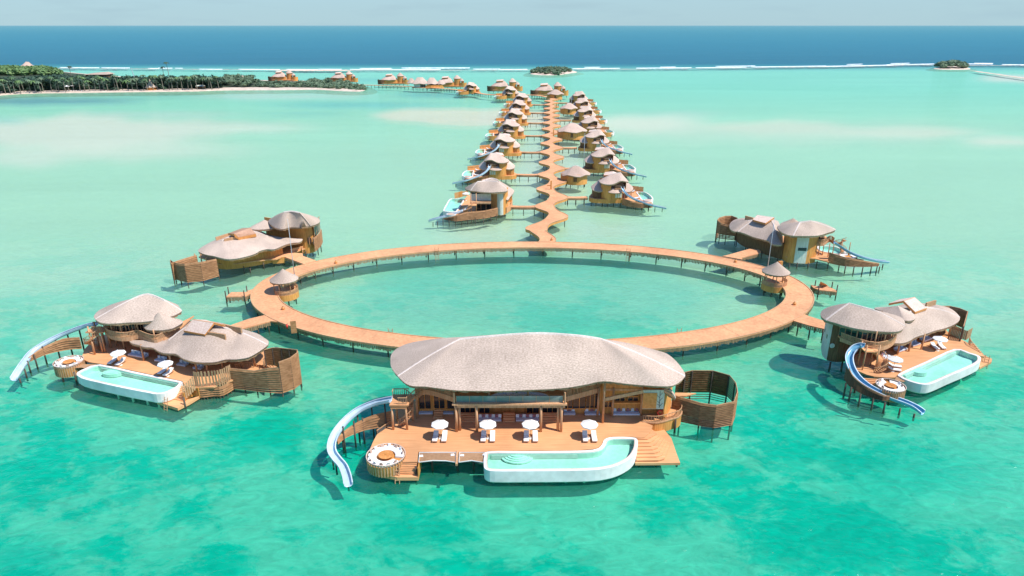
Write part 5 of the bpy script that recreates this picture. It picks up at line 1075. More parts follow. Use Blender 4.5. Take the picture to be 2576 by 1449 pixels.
plate([B(958, 402, 8.6), B(1170, 322, 8.6), B(1240, 402, 7.6), B(1015, 448, 7.6)], .7, lb, m='thatch_brown'); plate([B(885, 395, 8.1), B(1060, 330, 8.1), B(1170, 322, 8.6), B(958, 402, 8.6)], .5, lb, m='thatch_brown')
q = M(); q.beam(B(832, 500, 6.9), B(1010, 462, 7.2), .3, 1.2); q.beam(B(722, 470, 6.6), B(900, 415, 7.0), .3, .9); q.build('roof_rail', 'rail_wood', lb)
boardwall(cr(B.L([(1400, 560), (1560, 590), (1700, 632), (1850, 656), (1950, 652), (2018, 625), (2040, 590)], .9), 3), .9, 8.7, lb, 'tower_wall', 'wall_wood')
p = B.d(1935, 492, B(1935, 654, .9).y - .2); q = M(); q.hexa([p + V((.55 * math.cos(t), 0, 1.0 * math.sin(t))) for t in [k * math.pi / 9 for k in range(18)]], [p + V((.55 * math.cos(t), -.12, 1.0 * math.sin(t))) for t in [k * math.pi / 9 for k in range(18)]]); ov = q.build('oval_window', 'glass_dark', lb)
q = M(); q.beam(p + V((0, -.2, -1)), p + V((0, -.2, 1)), .12); q.build('window_frame', 'post_wood', ov)
for x in (1870, 1988): p = B.d(x, 495, B(x, 654, .9).y - .2); q = M(); q.box((p.x, p.y, p.z), (.5, .1, 1.7)); q.build('side_light', 'fabric_tan', lb)
boardwall(cr(B.L([(755, 852), (860, 862), (1000, 852), (1150, 830), (1250, 812), (1370, 792), (1480, 768), (1600, 735)], .9), 2), .9, 5.1, lb, 'wall', 'wall_wood')
WH = cr(B.L([(1900, 660), (2000, 630), (2075, 560), (2100, 500)], 1.6), 3); screen(WH[3:], 1.6, 5.0, lb, 'balcony_screen', pile=False); glazed([V((p.x - .3, p.y + .4, 0)) for p in WH[4:]], 5.0, 8.3, lb)
board(B.L([(500, 700), (760, 790), (1000, 785), (1250, 750), (1400, 735), (1500, 730), (1850, 600), (2010, 550), (1900, 450), (1500, 400), (1000, 450), (600, 600)], DZ), DZ, lb)
board(B.L([(1450, 715), (1610, 700), (1870, 798), (1880, 815), (2030, 780), (2010, 745), (1850, 690), (1845, 655), (1600, 640), (1500, 690)], DZ), DZ + .01, lb, 'entrance_walk', 'jetty_wood'); boardwall(B.L([(1450, 715), (1610, 702)], DZ), .8, DZ - .02, lb, 'walk_side', 'wall_wood'); boardwall(B.L([(1690, 640), (1850, 600), (1848, 650)], DZ), DZ, 3.1, lb, 'porch_rail', 'deck_wood'); fringe(B.L([(1612, 704), (1870, 800)], DZ), DZ, lb)
lcP = B.L([(205, 985), (270, 1010), (360, 1030), (560, 1010), (762, 948)], .9); screen(lcP, .9, [5.0, 5.0, 5.2, 5.3, 5.0], lb, 'court_screen', h=.34)
screen(B.L([(205, 985, .9), (175, 960, .9), (142, 785, 5.0), (230, 752, 5.0), (400, 700, 5.0), (470, 680, 5.0)], .9), .9, 5.0, lb, 'court_screen', h=.34)
posts(B.L([(545, 800), (610, 810), (470, 800)], DZ), DZ, 5.0, lb); piles(B.L([(760, 880), (1090, 890), (1170, 895), (1345, 840), (1480, 800), (1890, 690), (1980, 660), (2045, 640), (2085, 600), (1600, 760), (1730, 790)], .3), 1.6, lb)

# ---------------- right back villa ----------------
K = Fr(2620, 780, 3.3895)
rb = thing('right_back_villa', (64, 162, 0), 'overwater villa behind the ring on the right, brown tower with a tall white panel', 'villa')
roof('tower_roof', K.L([(1000, 235), (1030, 290), (1100, 330), (1200, 352), (1350, 356), (1520, 350), (1640, 316), (1740, 276), (1690, 240), (1580, 195), (1450, 180), (1300, 185), (1150, 198), (1050, 215)], 8.6), [K.d(1290, 180, 158), K.d(1420, 160, 158)], rb, rows=12, bulge=.06, n=4, hips=(3, 7))
roof('cone_roof', K.L([(1040, 195), (1065, 222), (1160, 225), (1260, 205), (1285, 182), (1240, 165), (1140, 160)], 8.0), [K.d(1205, 130, 166)], rb, rows=10, bulge=-.02, n=4)
roof('main_roof', K.L([(390, 232), (405, 272), (450, 296), (500, 300), (570, 318), (630, 342), (700, 370), (800, 396), (880, 418), (930, 455), (1000, 468), (1065, 462), (1070, 400), (1060, 300), (1030, 210), (1000, 160), (900, 135), (750, 120), (600, 125), (480, 140), (410, 180)], 5.2), [K.d(620, 160, 172), K.d(900, 150, 170), K.d(980, 300, 163)], rb, rows=14, bulge=.06, n=3, hips=(3,))
plate([K(690, 148, 8.2), K(850, 192, 8.2), K(960, 118, 9.1), K(745, 88, 9.1)], .4, rb); q = M(); q.beam(K(592, 125, 7.6), K(690, 150, 7.6), .3, 1.2); q.build('roof_rail', 'rail_wood', rb)
TW = cr(K.L([(1050, 640), (1120, 688), (1200, 702), (1350, 708), (1430, 700), (1470, 690)], .9), 3); boardwall(TW, .9, 8.7, rb, 'tower_wall', 'wall_wood')
wp = boardwall(shift(TW[6:10], 0, -.16), 1.0, 8.6, rb, 'white_panel', 'white_panel', .12); c = TW[8]; q = M(); q.beam(TW[6] + V((.5, -.35, 3.7)), TW[9] + V((-.3, -.3, 3.7)), .1, .75); q.build('slot_window', 'glass_dark', rb)
boardwall(cr(K.L([(462, 400), (520, 455), (600, 500), (720, 545), (850, 590), (1000, 640), (1060, 650)], .9), 2), .9, 5.1, rb, 'wall', 'dark_wood')
BP = cr(K.L([(1500, 445), (1580, 450), (1665, 400), (1720, 430)], 5.9), 3); balcony(BP, 5.9, 3.0, rb); glazed(shift(BP[:6], 0, 2), 5.9, 8.5, rb)
board(K.L([(480, 340), (620, 425), (1060, 575), (1120, 620), (1470, 640), (1640, 680), (1850, 660), (2100, 655), (1900, 620), (1840, 605), (1700, 578), (1535, 545), (1515, 482), (900, 300), (600, 250)], DZ), DZ, rb)
po = cr(K.L([(1520, 480), (1750, 490), (1870, 560), (1850, 600), (1700, 575), (1540, 540)], 2.45), 3, True); pool(po, rb, 2.45, .8, .3)
HP = cr(K.L([(1640, 695), (1720, 715), (1850, 738), (1970, 745), (2100, 746), (2200, 744), (2285, 735)], 1.7), 2); screen(HP, 1.7, [4.3 - 2.0 * (i / (len(HP) - 1)) ** 1.3 for i in range(len(HP))], rb, 'hull_screen', pile=False, m='slat_wood')
for (x, y, z) in [(1775, 795, 2.2), (1852, 832, 2.1), (1960, 840, 2), (2070, 850, 2), (2180, 835, 1.9), (2252, 830, 1.8), (2290, 805, 1.2), (2335, 760, .9)]: piles([K(x, y, 0)], z, rb, .14, name='slide_post')
slide([K(1720, 448, 6.4), K(1760, 470, 6.0), K(1860, 540, 4.6), K(1960, 592, 3.6), K(2080, 636, 2.6), K(2200, 668, 1.7), K(2300, 686, 1.0), K(2400, 694, .4)], rb, 'slide_blue', .5, .42)
posts(K.L([(1520, 600), (1570, 600), (1640, 620), (1700, 590), (1800, 600), (1900, 610)], DZ), DZ, 5.8, rb, .12)
spiral(K(1800, 560, DZ), 1.5, DZ, 5.8, 0, .8, rb); c = K(1900, 620, 2.5); c.z = 0; daybed(c, 2.0, .9, 2.8, rb, 1.0, .2)
screen(K.L([(222, 368, 1), (262, 384, 1), (340, 394, 1), (465, 408, 1)], 1), 1.0, [5.6, 5.2, 4.9, 4.9], rb, 'court_screen', sparse=1.0, h=.34); screen(K.L([(222, 368, 1), (240, 150, 5.6), (262, 125, 5.6), (335, 103, 5.6), (418, 100, 5.6), (490, 125, 5.6)], 1), 1.0, 5.6, rb, 'court_screen', sparse=.6, h=.34)
board(K.L([(365, 598), (655, 516), (770, 528), (792, 556), (770, 575), (540, 632), (560, 655), (300, 610)], DZ), DZ + .01, rb, 'entrance_walk', 'jetty_wood'); fringe(K.L([(540, 634), (770, 578)], DZ), DZ, rb); piles(K.L([(560, 625), (700, 590), (620, 540), (760, 565), (480, 440), (600, 500), (800, 590), (1000, 680), (1150, 740), (1250, 740), (1390, 740), (1500, 720), (1640, 740)], .6), 1.5, rb)
# stilts, pavilions and masts on the ring
def pavilion(fr, apex, floor, lab, facing):
    f = fr(*floor, DZ); t = thing('ring_pavilion', (f.x, f.y, 0), lab, 'pavilion', 'pavilions on the ring'); c = V((f.x, f.y, 0)); a = fr.d(*apex, f.y)
    roof('thatched_roof', zz(oval(c, 2.95, 2.95, 14), 5.1), [V((c.x, c.y, a.z))], t, 'thatch', 10, -.03, .25, 2)
    q = M(); q.prism(oval(c, 2.6, 2.6, 24), DZ - .25, DZ + .02); q.build('floor', 'deck_wood', t)
    P = oval(c, 2.6, 2.6, 20, facing, facing + 4.2); q = M(); q.wall(P, 1.0, DZ - .02, .1); q.build('skirt', 'wall_wood', t); q = pickets(P, 1.2, DZ + 1.0, .2, .16); q.build('parapet', 'post_wood', t)
    q = M(); q.sweep(zz(oval(c, 2.1, 2.1, 16, facing + .4, facing + 3.6), DZ), [(-.3, .4), (.3, .4), (.3, .5), (-.3, .5)]); q.build('bench', 'deck_wood', t)
    posts([V((c.x + 2.2 * math.cos(k * math.pi / 3 + .3), c.y + 2.2 * math.sin(k * math.pi / 3 + .3), 0)) for k in range(6)], DZ, 5.3, t, .11); piles([V((c.x + 2.0 * math.cos(k * math.pi / 3), c.y + 2.0 * math.sin(k * math.pi / 3), 0)) for k in range(6)], DZ - .2, t, .14); return t
pavilion(B, (1650, 856), (1625, 1148), 'small cone roofed pavilion on the left inner edge of the ring', -2.2)
pavilion(K, (945, 682), (960, 958), 'small cone roofed pavilion on the right inner edge of the ring', -3.6)
def mast(fr, base, top, lab, r=.11):
    b = fr(*base, DZ); tpz = fr.d(*top, b.y).z; t = thing('mast', (b.x, b.y, DZ), lab, 'mast', 'tall masts'); q = M(); q.cyl((b.x, b.y, 0.4), (b.x, b.y, tpz), r, r * .35, 8); q.build('pole', 'steel', t, True); q = M(); q.cyl((b.x, b.y, DZ), (b.x, b.y, DZ + .3), .25, .2, 8); q.build('collar', 'steel', t)
mast(B, (1740, 945), (1657, 206), 'tall steel mast beside the left ring pavilion'); mast(K, (875, 780), (958, 110), 'tall steel mast beside the right ring pavilion'); S4 = Fr(1560, 560, 2.7404); ZB = Fr(1760, 280, 4.025)
mast(ZB, (1725, 1400), (1747, 880), 'slim white mast behind the nearest small hut of the right row', .12); mast(ZB, (1538, 500), (1545, 335), 'slim mast among the farthest villas of the right row', .12)
def dock(P, z, lab, pp, parent_m='jetty_wood'):
    c = sum(P, V((0, 0, 0))) / len(P); t = thing('boat_dock', (c.x, c.y, 0), lab, 'dock', 'small docks outside the ring'); q = M(); q.prism(P, z - .25, z); q.build('dock_deck', 'jetty_wood', t)
    fringe([V((p.x, p.y, 0)) for p in P] + [V((P[0].x, P[0].y, 0))], z, t, 1.0, .3); piles(pp, z + 1.3, t, .13); return t
dock(B.L([(852, 1216), (922, 1157), (1115, 1155), (1130, 1140), (1225, 1110), (1180, 1172), (1092, 1212), (920, 1214)], 1.7), 1.7, 'short stepped timber dock sticking out from the left side of the ring', B.L([(852, 1216), (888, 1165), (1092, 1212), (1126, 1150)], 1.7))
dock(K.L([(1425, 975), (1500, 992), (1640, 990), (1758, 1050), (1745, 1062), (1530, 1042), (1455, 1010)], 1.7), 1.7, 'short timber dock sticking out from the right side of the ring', K.L([(1478, 990), (1525, 1040), (1692, 1012), (1755, 1052)], 1.7))
q = M(); q.hexa(K.L([(1530, 990, 1.72), (1640, 990, 1.72), (1620, 975, 2.6), (1548, 938, 3.2)], 2), [p + V((0, 0, .12)) for p in K.L([(1530, 990, 1.72), (1640, 990, 1.72), (1620, 975, 2.6), (1548, 938, 3.2)], 2)]); tag(q.build('tilted_gangway', 'deck_wood'), 'tilted orange timber gangway raised above the right dock', 'gangway')
# small things on the ring
p = E(1880, 425, DZ); q = M(); q.box((p.x - .35, p.y, DZ + 1.2), (1.0, .12, 2.4), .35); t = q.build('sign_board', 'slat_wood'); tag(t, 'upright brown timber board standing on the front left edge of the ring', 'board')
p = E(1768, 365, DZ); t = thing('fire_extinguisher', (p.x, p.y, DZ), 'red fire extinguisher standing on the ring near the upright board', 'extinguisher'); q = M(); q.cyl((p.x, p.y, DZ), (p.x, p.y, DZ + .75), .2, .18, 10); q.build('cylinder', 'red_paint', t, True); q = M(); q.beam((p.x, p.y, DZ + .75), (p.x + .15, p.y, DZ + .95), .1); q.build('nozzle', 'pile_wood', t)
for fr_, x, y, lab in [(E, 1720, 135, 'round brown lamp on the inner edge of the ring at the left front branch'), (B, 1595, 1380, None), (B, 2277, 785, 'round brown lamp on the inner edge of the ring near the left back branch'), (K, 467, 690, 'round brown lamp on the inner edge of the ring near the right back branch'), (G, -165, 170, 'round brown lamp on the inner edge of the ring at the right front branch'), (S4, 1395, 935, 'round brown lamp where the serpentine boardwalk meets the ring')]:
    if not lab: continue
    p = fr_(x, y, DZ); t = thing('deck_lamp', (p.x, p.y, DZ), lab, 'lamp', 'lamps along the boardwalks'); q = M(); q.cyl((p.x, p.y, DZ), (p.x, p.y, DZ + .35), .3, .38, 12); q.cyl((p.x, p.y, DZ + .35), (p.x, p.y, DZ + .62), .38, .15, 12); q.build('lamp_body', 'orange_wood', t); q = M(); q.cyl((p.x, p.y, DZ + .6), (p.x, p.y, DZ + .75), .07, .07, 8); q.build('knob', 'pile_wood', t)
p = K(1028, 770, DZ); t = thing('fire_point', (p.x, p.y, DZ), 'orange timber cabinet with red front beside the right ring pavilion', 'cabinet'); q = M(); q.box((p.x, p.y, DZ + .9), (1.0, .5, 1.8), .3); q.build('cabinet_box', 'orange_wood', t); q = M(); q.box((p.x - .28, p.y - .3, DZ + 1.2), (.5, .1, .8), .3); q.build('red_panel', 'red_paint', t)
def ringladder(X, Y, lab, ins=1.0):
    g = U(X, Y, DZ); best = min(A_, key=lambda a: (ringpt(a, ins) - V((g.x, g.y, 0))).length); p = ringpt(best, ins); t_ = ringpt(best + .01, ins) - p; o = ladder(V((p.x, p.y, 0)), DZ + .4, math.atan2(t_.y, t_.x) + math.pi, None, .9, -1.0, .25 if ins else -.25); tag(o, lab, 'ladder', 'ladders on the ring')
ringladder(1095, 635, 'wooden ladder down into the basin from the far left part of the ring'); ringladder(1582, 638, 'wooden ladder down into the basin from the far right part of the ring'); ringladder(975, 846, 'ladder on the near part of the ring left of the big roof'); ringladder(1707, 846, 'ladder on the near part of the ring right of the big roof')
# ---------------- lagoon villas along the serpentine boardwalk ----------------
def lagoon(sx, sl, label, curved=False):
    """built in metres round its own base; sx = -1 mirrors it"""
    t = thing('lagoon_villa', (0, 0, 0), label, 'villa'); L = lambda *P: [V((sx * p[0], p[1], p[2] if len(p) > 2 else 0)) for p in P]
    R = random.Random(3)
    roof('main_roof', L((-5.9, 4, 5.1), (-5.6, 2.2, 4.9), (-4.2, 1.4, 4.7), (-2.9, 1.2, 4.8), (0, 3, 5.4), (3.4, 1.4, 5.0), (4.8, .9, 4.7), (6.2, 1.3, 4.6), (7.4, 3, 5.0), (7.7, 5.5, 5.3), (7.0, 9, 5.4), (4, 12, 5.3), (0, 12.5, 5.3), (-4, 10, 5.2), (-5.8, 7, 5.2)),
         L((-1.5, 7, 8.6), (1.2, 7, 9.2), (3.4, 6.2, 8.8)), t, 'thatch_row', rows=10, bulge=.02, n=3, thick=.3)
    roof('tower_roof', L((-3.8, 2.5, 7.8), (-3.2, .4, 7.6), (-1.6, -.9, 7.5), (.2, -1.0, 7.6), (1.6, -.6, 8.1), (2.8, -.5, 8.6), (4.2, -.3, 8.4), (5.2, .6, 8.0), (5.7, 2.4, 7.8), (5.0, 5, 7.9), (3, 6.8, 7.9), (0, 7, 7.9), (-2.8, 5.4, 7.9)), L((-.3, 3.2, 9.9), (1.6, 3.1, 10.3), (3.2, 3, 10.5)), t, 'thatch_row', rows=10, bulge=-.02, n=3, thick=.32)
    plate(L((-1.9, 6.2, 9.0), (.6, 5.2, 9.4), (1.4, 8.2, 9.9), (-1.2, 8.8, 9.5)), .4, t); plate(L((.6, 5.2, 9.4), (2.2, 6, 8.9), (2.8, 8.6, 9.3), (1.4, 8.2, 9.9)), .35, t)
    roof('canopy_roof', L((-1.1, -.4, 4.9), (0, -1.3, 4.8), (1.4, -1.6, 4.8), (2.8, -1.2, 4.9), (3.6, 0, 5.2), (1.4, .6, 5.4), (-.6, .5, 5.3)), L((.3, .4, 6.0), (2.4, .4, 6.0)), t, 'thatch_warm', 5, 0, .18, 2)
    TW = [V((sx * 3.0 * math.cos(a), 3 + 3.0 * math.sin(a), 0)) for a in [math.pi * (.93 + i * .05) for i in range(15)]]
    boardwall(TW[:12], 1.1, 7.9, t, 'tower_wall', 'wall_wood'); boardwall(L((-3.0, 3), (-3, 6), (3.6, 6), (4.6, 4), (4.7, 1.2)), 5.6, 8.2, t, 'upper_room', 'dark_wood')
    boardwall([TW[11]] + L((2.2, .3), (3.6, .3)), 1.1, 5.4, t, 'lower_wall', 'wall_wood')
    q = M(); [q.box((sx * (1.6 + .75 * k), .12, 3.8), (.6, .12, 1.7)) for k in range(3)]; q.build('window', 'white_panel' if sl else 'glass_dark', t)
    q = M(); q.prism(L((1.0, -.4), (4.4, -.3), (4.6, 3), (1.0, 3)), 5.75, 5.95); q.build('upper_floor', 'deck_wood', t); railing(L((1.1, -.35), (3.0, -.35)), 5.95, .95, t)
    boardwall(L((-5.6, 5), (-5.5, 2.6), (-4.6, 2.0), (-3.0, 2.4)), 2.3, 5.0, t, 'wing_wall', 'orange_wood' if sx < 0 else 'dark_wood'); boardwall(L((-5.6, 5), (-5.0, 9.5), (0, 11), (5, 10)), 2.3, 5.2, t, 'rear_wall', 'wall_wood')
    q = M(); q.wall(cr(L((-6.6, 4.6), (-6.3, 2.2), (-4.8, .8), (-2.8, .5), (-1, 0)), 3), 1.0, 2.35, .12); q.build('skirt', 'wall_wood', t)
    board(L((-6.6, 5), (-6.3, 2.3), (-4.8, .9), (-2.8, .6), (2, 1), (3.6, 0), (5.5, -2.6), (8, -3.8), (11, -4.1), (12.6, -3.2), (10.0, .2), (9.9, 9.8), (12.5, 10.6), (12, 12), (7, 14), (4, 11.5), (0, 11), (-5, 9.5)), 2.3, t)
    posts(L((4.5, 1.4), (6.4, 2.0), (7.2, 4.5), (7, 8)), 2.3, 5.0, t, .13)
    q = pickets(L((7.0, 14.2), (9.8, 12.6), (12.4, 11.0)), 2.3, 3.95, .3, .22, .07); f = q.build('picket_fence', 'wall_wood', t); q = M(); q.sweep(L((7.0, 14.1, 3.4), (9.8, 12.5, 3.4), (12.4, 10.9, 3.4)), [(-.05, 0), (.05, 0), (.05, .1), (-.05, .1)]); q.build('fence_rail', 'post_wood', f)
    po = cr(L((9.8, -.6, 2.45), (12.2, -1.0, 2.45), (13.6, .2, 2.45), (14.0, 3, 2.45), (13.7, 7, 2.45), (13.0, 10, 2.45), (11.6, 10.7, 2.45), (9.9, 10.5, 2.45), (9.8, 5, 2.45)), 3, True); pool(po, t, 2.45, .8, .3)
    if sl:
        HP = cr(L((3.6, -.2), (5.5, -2.7), (8, -4.0), (11, -4.4), (12.8, -3.6)), 3); screen(HP, .7, [2.9 - 1.0 * i / (len(HP) - 1) for i in range(len(HP))], t, 'hull_screen', pile=False, cap=False, h=.3)
        slide(L((3.4, -.5, 6.3), (3.45, -1.0, 5.9), (3.9, -1.5, 5.1), (5.0, -2.1, 4.1), (6.6, -2.8, 3.2), (8.5, -3.4, 2.5), (10.4, -4.2, 2.0), (12.4, -4.9, 1.5), (14.4, -4.6, 1.0), (17, -4.0, .35)), t, 'slide_pale' if sx < 0 else 'slide_blue', .46, .36, posts=[.5, .62, .74, .85, .95])
    else:
        HP = cr(L((3.6, -.2), (5.5, -2.7), (8, -4.0), (11, -3.8), (12.2, -2)), 3); boardwall(HP, .9, [3.6 - .6 * i / (len(HP) - 1) for i in range(len(HP))], t, 'curved_parapet', 'wall_wood', .15)
    cx = V((sx * 11.6, -2.0, 0)); q = M(); q.hexa(zz(oval(cx, 1.3, 1.3, 20), 1.6), zz(oval(cx, 1.35, 1.35, 20), 2.7)); d = q.build('lounge_drum', 'white_render', t); q = M(); q.prism(oval(cx, 1.1, 1.1, 20), 2.71, 2.76); q.build('seat_cushion', 'fabric_tan', d)
    for p in L((-6, 3), (-4.6, 1.6), (-2.6, 1.2), (-.8, .8), (1, .9), (3.2, .9), (5, -1.8), (7, -2.8), (9.4, -3.4), (11.6, -3.2), (9, 2), (-5, 7), (0, 9), (5, 9), (9, 11), (12.5, 3)): q = M(); q.cyl((p.x, p.y, -.6), (p.x, p.y, 2.1), .15, .13, 6); q.build('pile', 'pile_wood', t)
    return t
protos = {}
def lag(sx, sl):
    if (sx, sl) not in protos: protos[(sx, sl)] = lagoon(sx, sl, 'x')
    return protos[(sx, sl)]
ORDN = ['nearest', 'second', 'third', 'fourth', 'fifth', 'sixth', 'seventh']
for k in range(7):
    y = 220 + PER * k; sc = serp(y) + 16.6
    place(lag(1, k < 3), V((sc, y - 4, 0)), 0, '%s thatched lagoon villa of the right row%s' % (ORDN[k], ', its slide running down to the right' if k < 3 else ' along the serpentine boardwalk'), 'lagoon villas along the serpentine boardwalk')
    if k:
        y = Y0 + PER * k
        place(lag(-1, k < 3), V((serp(y) - 17.6, y - 4, 0)), 0, '%s thatched lagoon villa of the left row%s' % (ORDN[k], ', its slide running down to the left' if k < 3 else ' along the serpentine boardwalk'), 'lagoon villas along the serpentine boardwalk')
for kx, ky, r in [(1287, 553, 0.0), (1190, 592, .12)]:
    p = U(kx, 215, 0); X = (kx - 1288) / F * (ky * cp + 19); place(lag(-1, False), V((X, ky, 0)), r, 'thatched villa with a white pool on the far bend, %s' % ('right of the two' if kx > 1200 else 'left of the two'), 'villas on the far bend')
# small parasols and loungers on the open decks of the nearer row villas
for k in range(3):
    for sx, y, lab in ((1, 220 + PER * k, 'right'), (-1, Y0 + PER * k, 'left')):
        if sx < 0 and k == 0: continue
        bx = serp(y) + (16.6 if sx > 0 else -17.6); by = y - 4
        place(LOU, V((bx + sx * 8.6, by + 1.2, DZ)), -sx * 1.1, 'white sun lounger beside the pool of the %s %s row villa, near the slide' % (ORDN[k], lab), 'sun loungers of the row villas')
        place(LOU, V((bx + sx * 8.4, by + 10.3, DZ)), -sx * 1.2, 'white sun lounger by the back fence of the %s %s row villa' % (ORDN[k], lab), 'sun loungers of the row villas')
# ---------------- nearest villa of the left row (turned the other way) ----------------
Pf = Fr(1580, 650, 6.133)
nv = thing('lagoon_villa', (-6, 200, 0), 'nearest villa of the left row, open fronted tower above a boat shaped slatted hull', 'villa', 'lagoon villas along the serpentine boardwalk')
roof('main_roof', Pf.L([(1880, 560), (1940, 606), (2000, 606), (2045, 540), (2110, 465), (2130, 385), (2000, 320), (1850, 260), (1740, 230), (1500, 220), (1420, 300), (1500, 480)], 5.3), [Pf.d(1480, 150, 213), Pf.d(1620, 108, 214), Pf.d(1760, 150, 213)], nv, rows=10, bulge=.02, n=3, thick=.3)
roof('tower_roof', Pf.L([(1000, 332), (1040, 372), (1130, 398), (1300, 418), (1450, 434), (1620, 440), (1780, 432), (1940, 418), (1985, 380), (1900, 318), (1700, 292), (1450, 290), (1200, 305), (1060, 318)], 8.6), [Pf.d(1290, 188, 203), Pf.d(1500, 172, 204), Pf.d(1735, 182, 203)], nv, rows=12, bulge=.05, n=3, hips=(2, 8))
plate([Pf(1380, 150, 9.2), Pf(1570, 100, 9.8), Pf(1640, 145, 9.3), Pf(1440, 180, 9.0)], .4, nv); plate([Pf(1570, 100, 9.8), Pf(1745, 130, 9.2), Pf(1760, 185, 8.7), Pf(1640, 145, 9.3)], .4, nv)
TW = cr(Pf.L([(1560, 870), (1650, 890), (1750, 955), (1850, 965), (1940, 930), (1985, 880)], .9), 3); boardwall(TW[6:], .9, 8.6, nv, 'tower_wall', 'wall_wood'); boardwall(TW[:7], 2.3, 8.6, nv, 'side_wall', 'wall_wood'); boardwall(shift(TW[6:11], 0, -.16), 1.0, 8.5, nv, 'white_panel', 'white_panel', .14)
q = M(); q.beam(TW[6] + V((.2, -.35, 3.9)), TW[10] + V((-.5, -.35, 3.9)), .1, .6); q.build('slot_window', 'glass_dark', nv)
a, b = Pf.d(1120, 450, 201), Pf.d(1600, 450, 201); q = M(); q.box(((a.x + b.x) / 2, 201.2, 5.35), (b.x - a.x, 4, .5)); q.build('upper_floor', 'post_wood', nv); q = M(); q.box(((a.x + b.x) / 2, 201.6, 6.6), (b.x - a.x, .12, 2.0)); q.build('roller_blind', 'white_panel', nv); q = M(); q.box(((a.x + b.x) / 2, 201.9, 8.1), (b.x - a.x, .12, 1.1)); q.build('clerestory', 'glass_dark', nv)
glazed([V((a.x + 1.6, 202, 0)), V((b.x, 202, 0))], DZ, 5.1, nv, 1.4); posts([V((a.x + 1.9, 199.4, 0)), V((a.x + .3, 199.6, 0))], DZ, 8.3, nv, .13)
board(Pf.L([(985, 598), (1080, 500), (1560, 560), (1900, 620), (2090, 660), (2060, 760), (1960, 830), (1750, 862), (1500, 890), (1250, 920), (1000, 960), (820, 985), (770, 900), (850, 845), (900, 760)], DZ), DZ, nv)
po = cr(Pf.L([(655, 592), (800, 585), (985, 602), (900, 760), (850, 840), (800, 885), (660, 888), (520, 872), (508, 835), (570, 720)], 2.45), 3, True); pool(po, nv, 2.5, .7, .3)
HP = cr(Pf.L([(500, 1050), (640, 1082), (820, 1095), (1080, 1066), (1430, 1036), (1600, 1002), (1755, 962)], 1.4), 3); screen(HP, 1.4, [1.5 + 2.2 * min(1, (i / (len(HP) - 1)) * 2.2) for i in range(len(HP))], nv, 'hull_screen', pile=False, cap=False, h=.32)
slide(Pf.L([(1215, 600, 5.4), (1212, 640, 5.0), (1200, 690, 4.5), (1150, 765, 3.9), (1050, 830, 3.3), (900, 898, 2.7), (700, 962, 2.0), (500, 1018, 1.4), (320, 1062, .9), (170, 1102, .35)], 1), nv, 'slide_pale', .5, .38)
for (x, y, z) in [(1730, 1085, 1.6), (1600, 1120, 1.6), (1430, 1150, 1.6), (1250, 1168, 1.6), (1160, 1172, 1.6), (1070, 1180, 1.6), (930, 1195, 1.6), (790, 1205, 1.6), (640, 1200, 1.6), (500, 1180, 1.6), (375, 1205, 1.2), (270, 1190, .8), (1925, 1000, 1), (1210, 1150, 1.4), (1300, 1080, 1.4), (1500, 1050, 1.4), (600, 1000, 1.2)]: piles([Pf(x, y - 6, 0)], z, nv, .12)
q = pickets(Pf.L([(765, 580), (860, 560), (945, 535)], DZ), 2.3, 4.2, .3, .22, .05); q.build('picket_fence', 'wall_wood', nv); q = pickets(Pf.L([(945, 530), (1080, 515)], DZ), 2.3, 4.0, .3, .22, .05); q.build('picket_fence', 'wall_wood', nv)
boardwall(Pf.L([(1955, 835), (2065, 760), (2092, 662)], DZ), 1.1, 3.0, nv, 'porch_parapet', 'deck_wood'); boardwall(Pf.L([(1960, 660), (2090, 655)], DZ), DZ, 4.8, nv, 'wing_wall', 'wall_wood')
tp = Pf(1140, 760, 5.0); spiral(V((tp.x - 1.0, tp.y + 1.2, 0)), 1.4, DZ, 5.1, 1.5, .8, nv); q = M(); q.box((tp.x + .5, tp.y + 1.4, 5.1), (2.2, 2.0, .16)); q.build('tower_platform', 'deck_wood', nv)
c = Pf(690, 935, 2.4); cc = V((c.x, c.y, 0)); q = M(); q.hexa(zz(oval(cc, 1.4, 1.2, 20), 1.2), zz(oval(cc, 1.5, 1.3, 20), 2.4)); d = q.build('lounge_drum', 'white_render', nv); q = M(); q.prism(oval(cc, 1.2, 1.0, 18), 2.41, 2.46); q.build('seat_cushion', 'fabric_tan', d)
parasol_px(Pf, 1025, 450, 'white parasol by the back fence of the nearest left row villa', None)
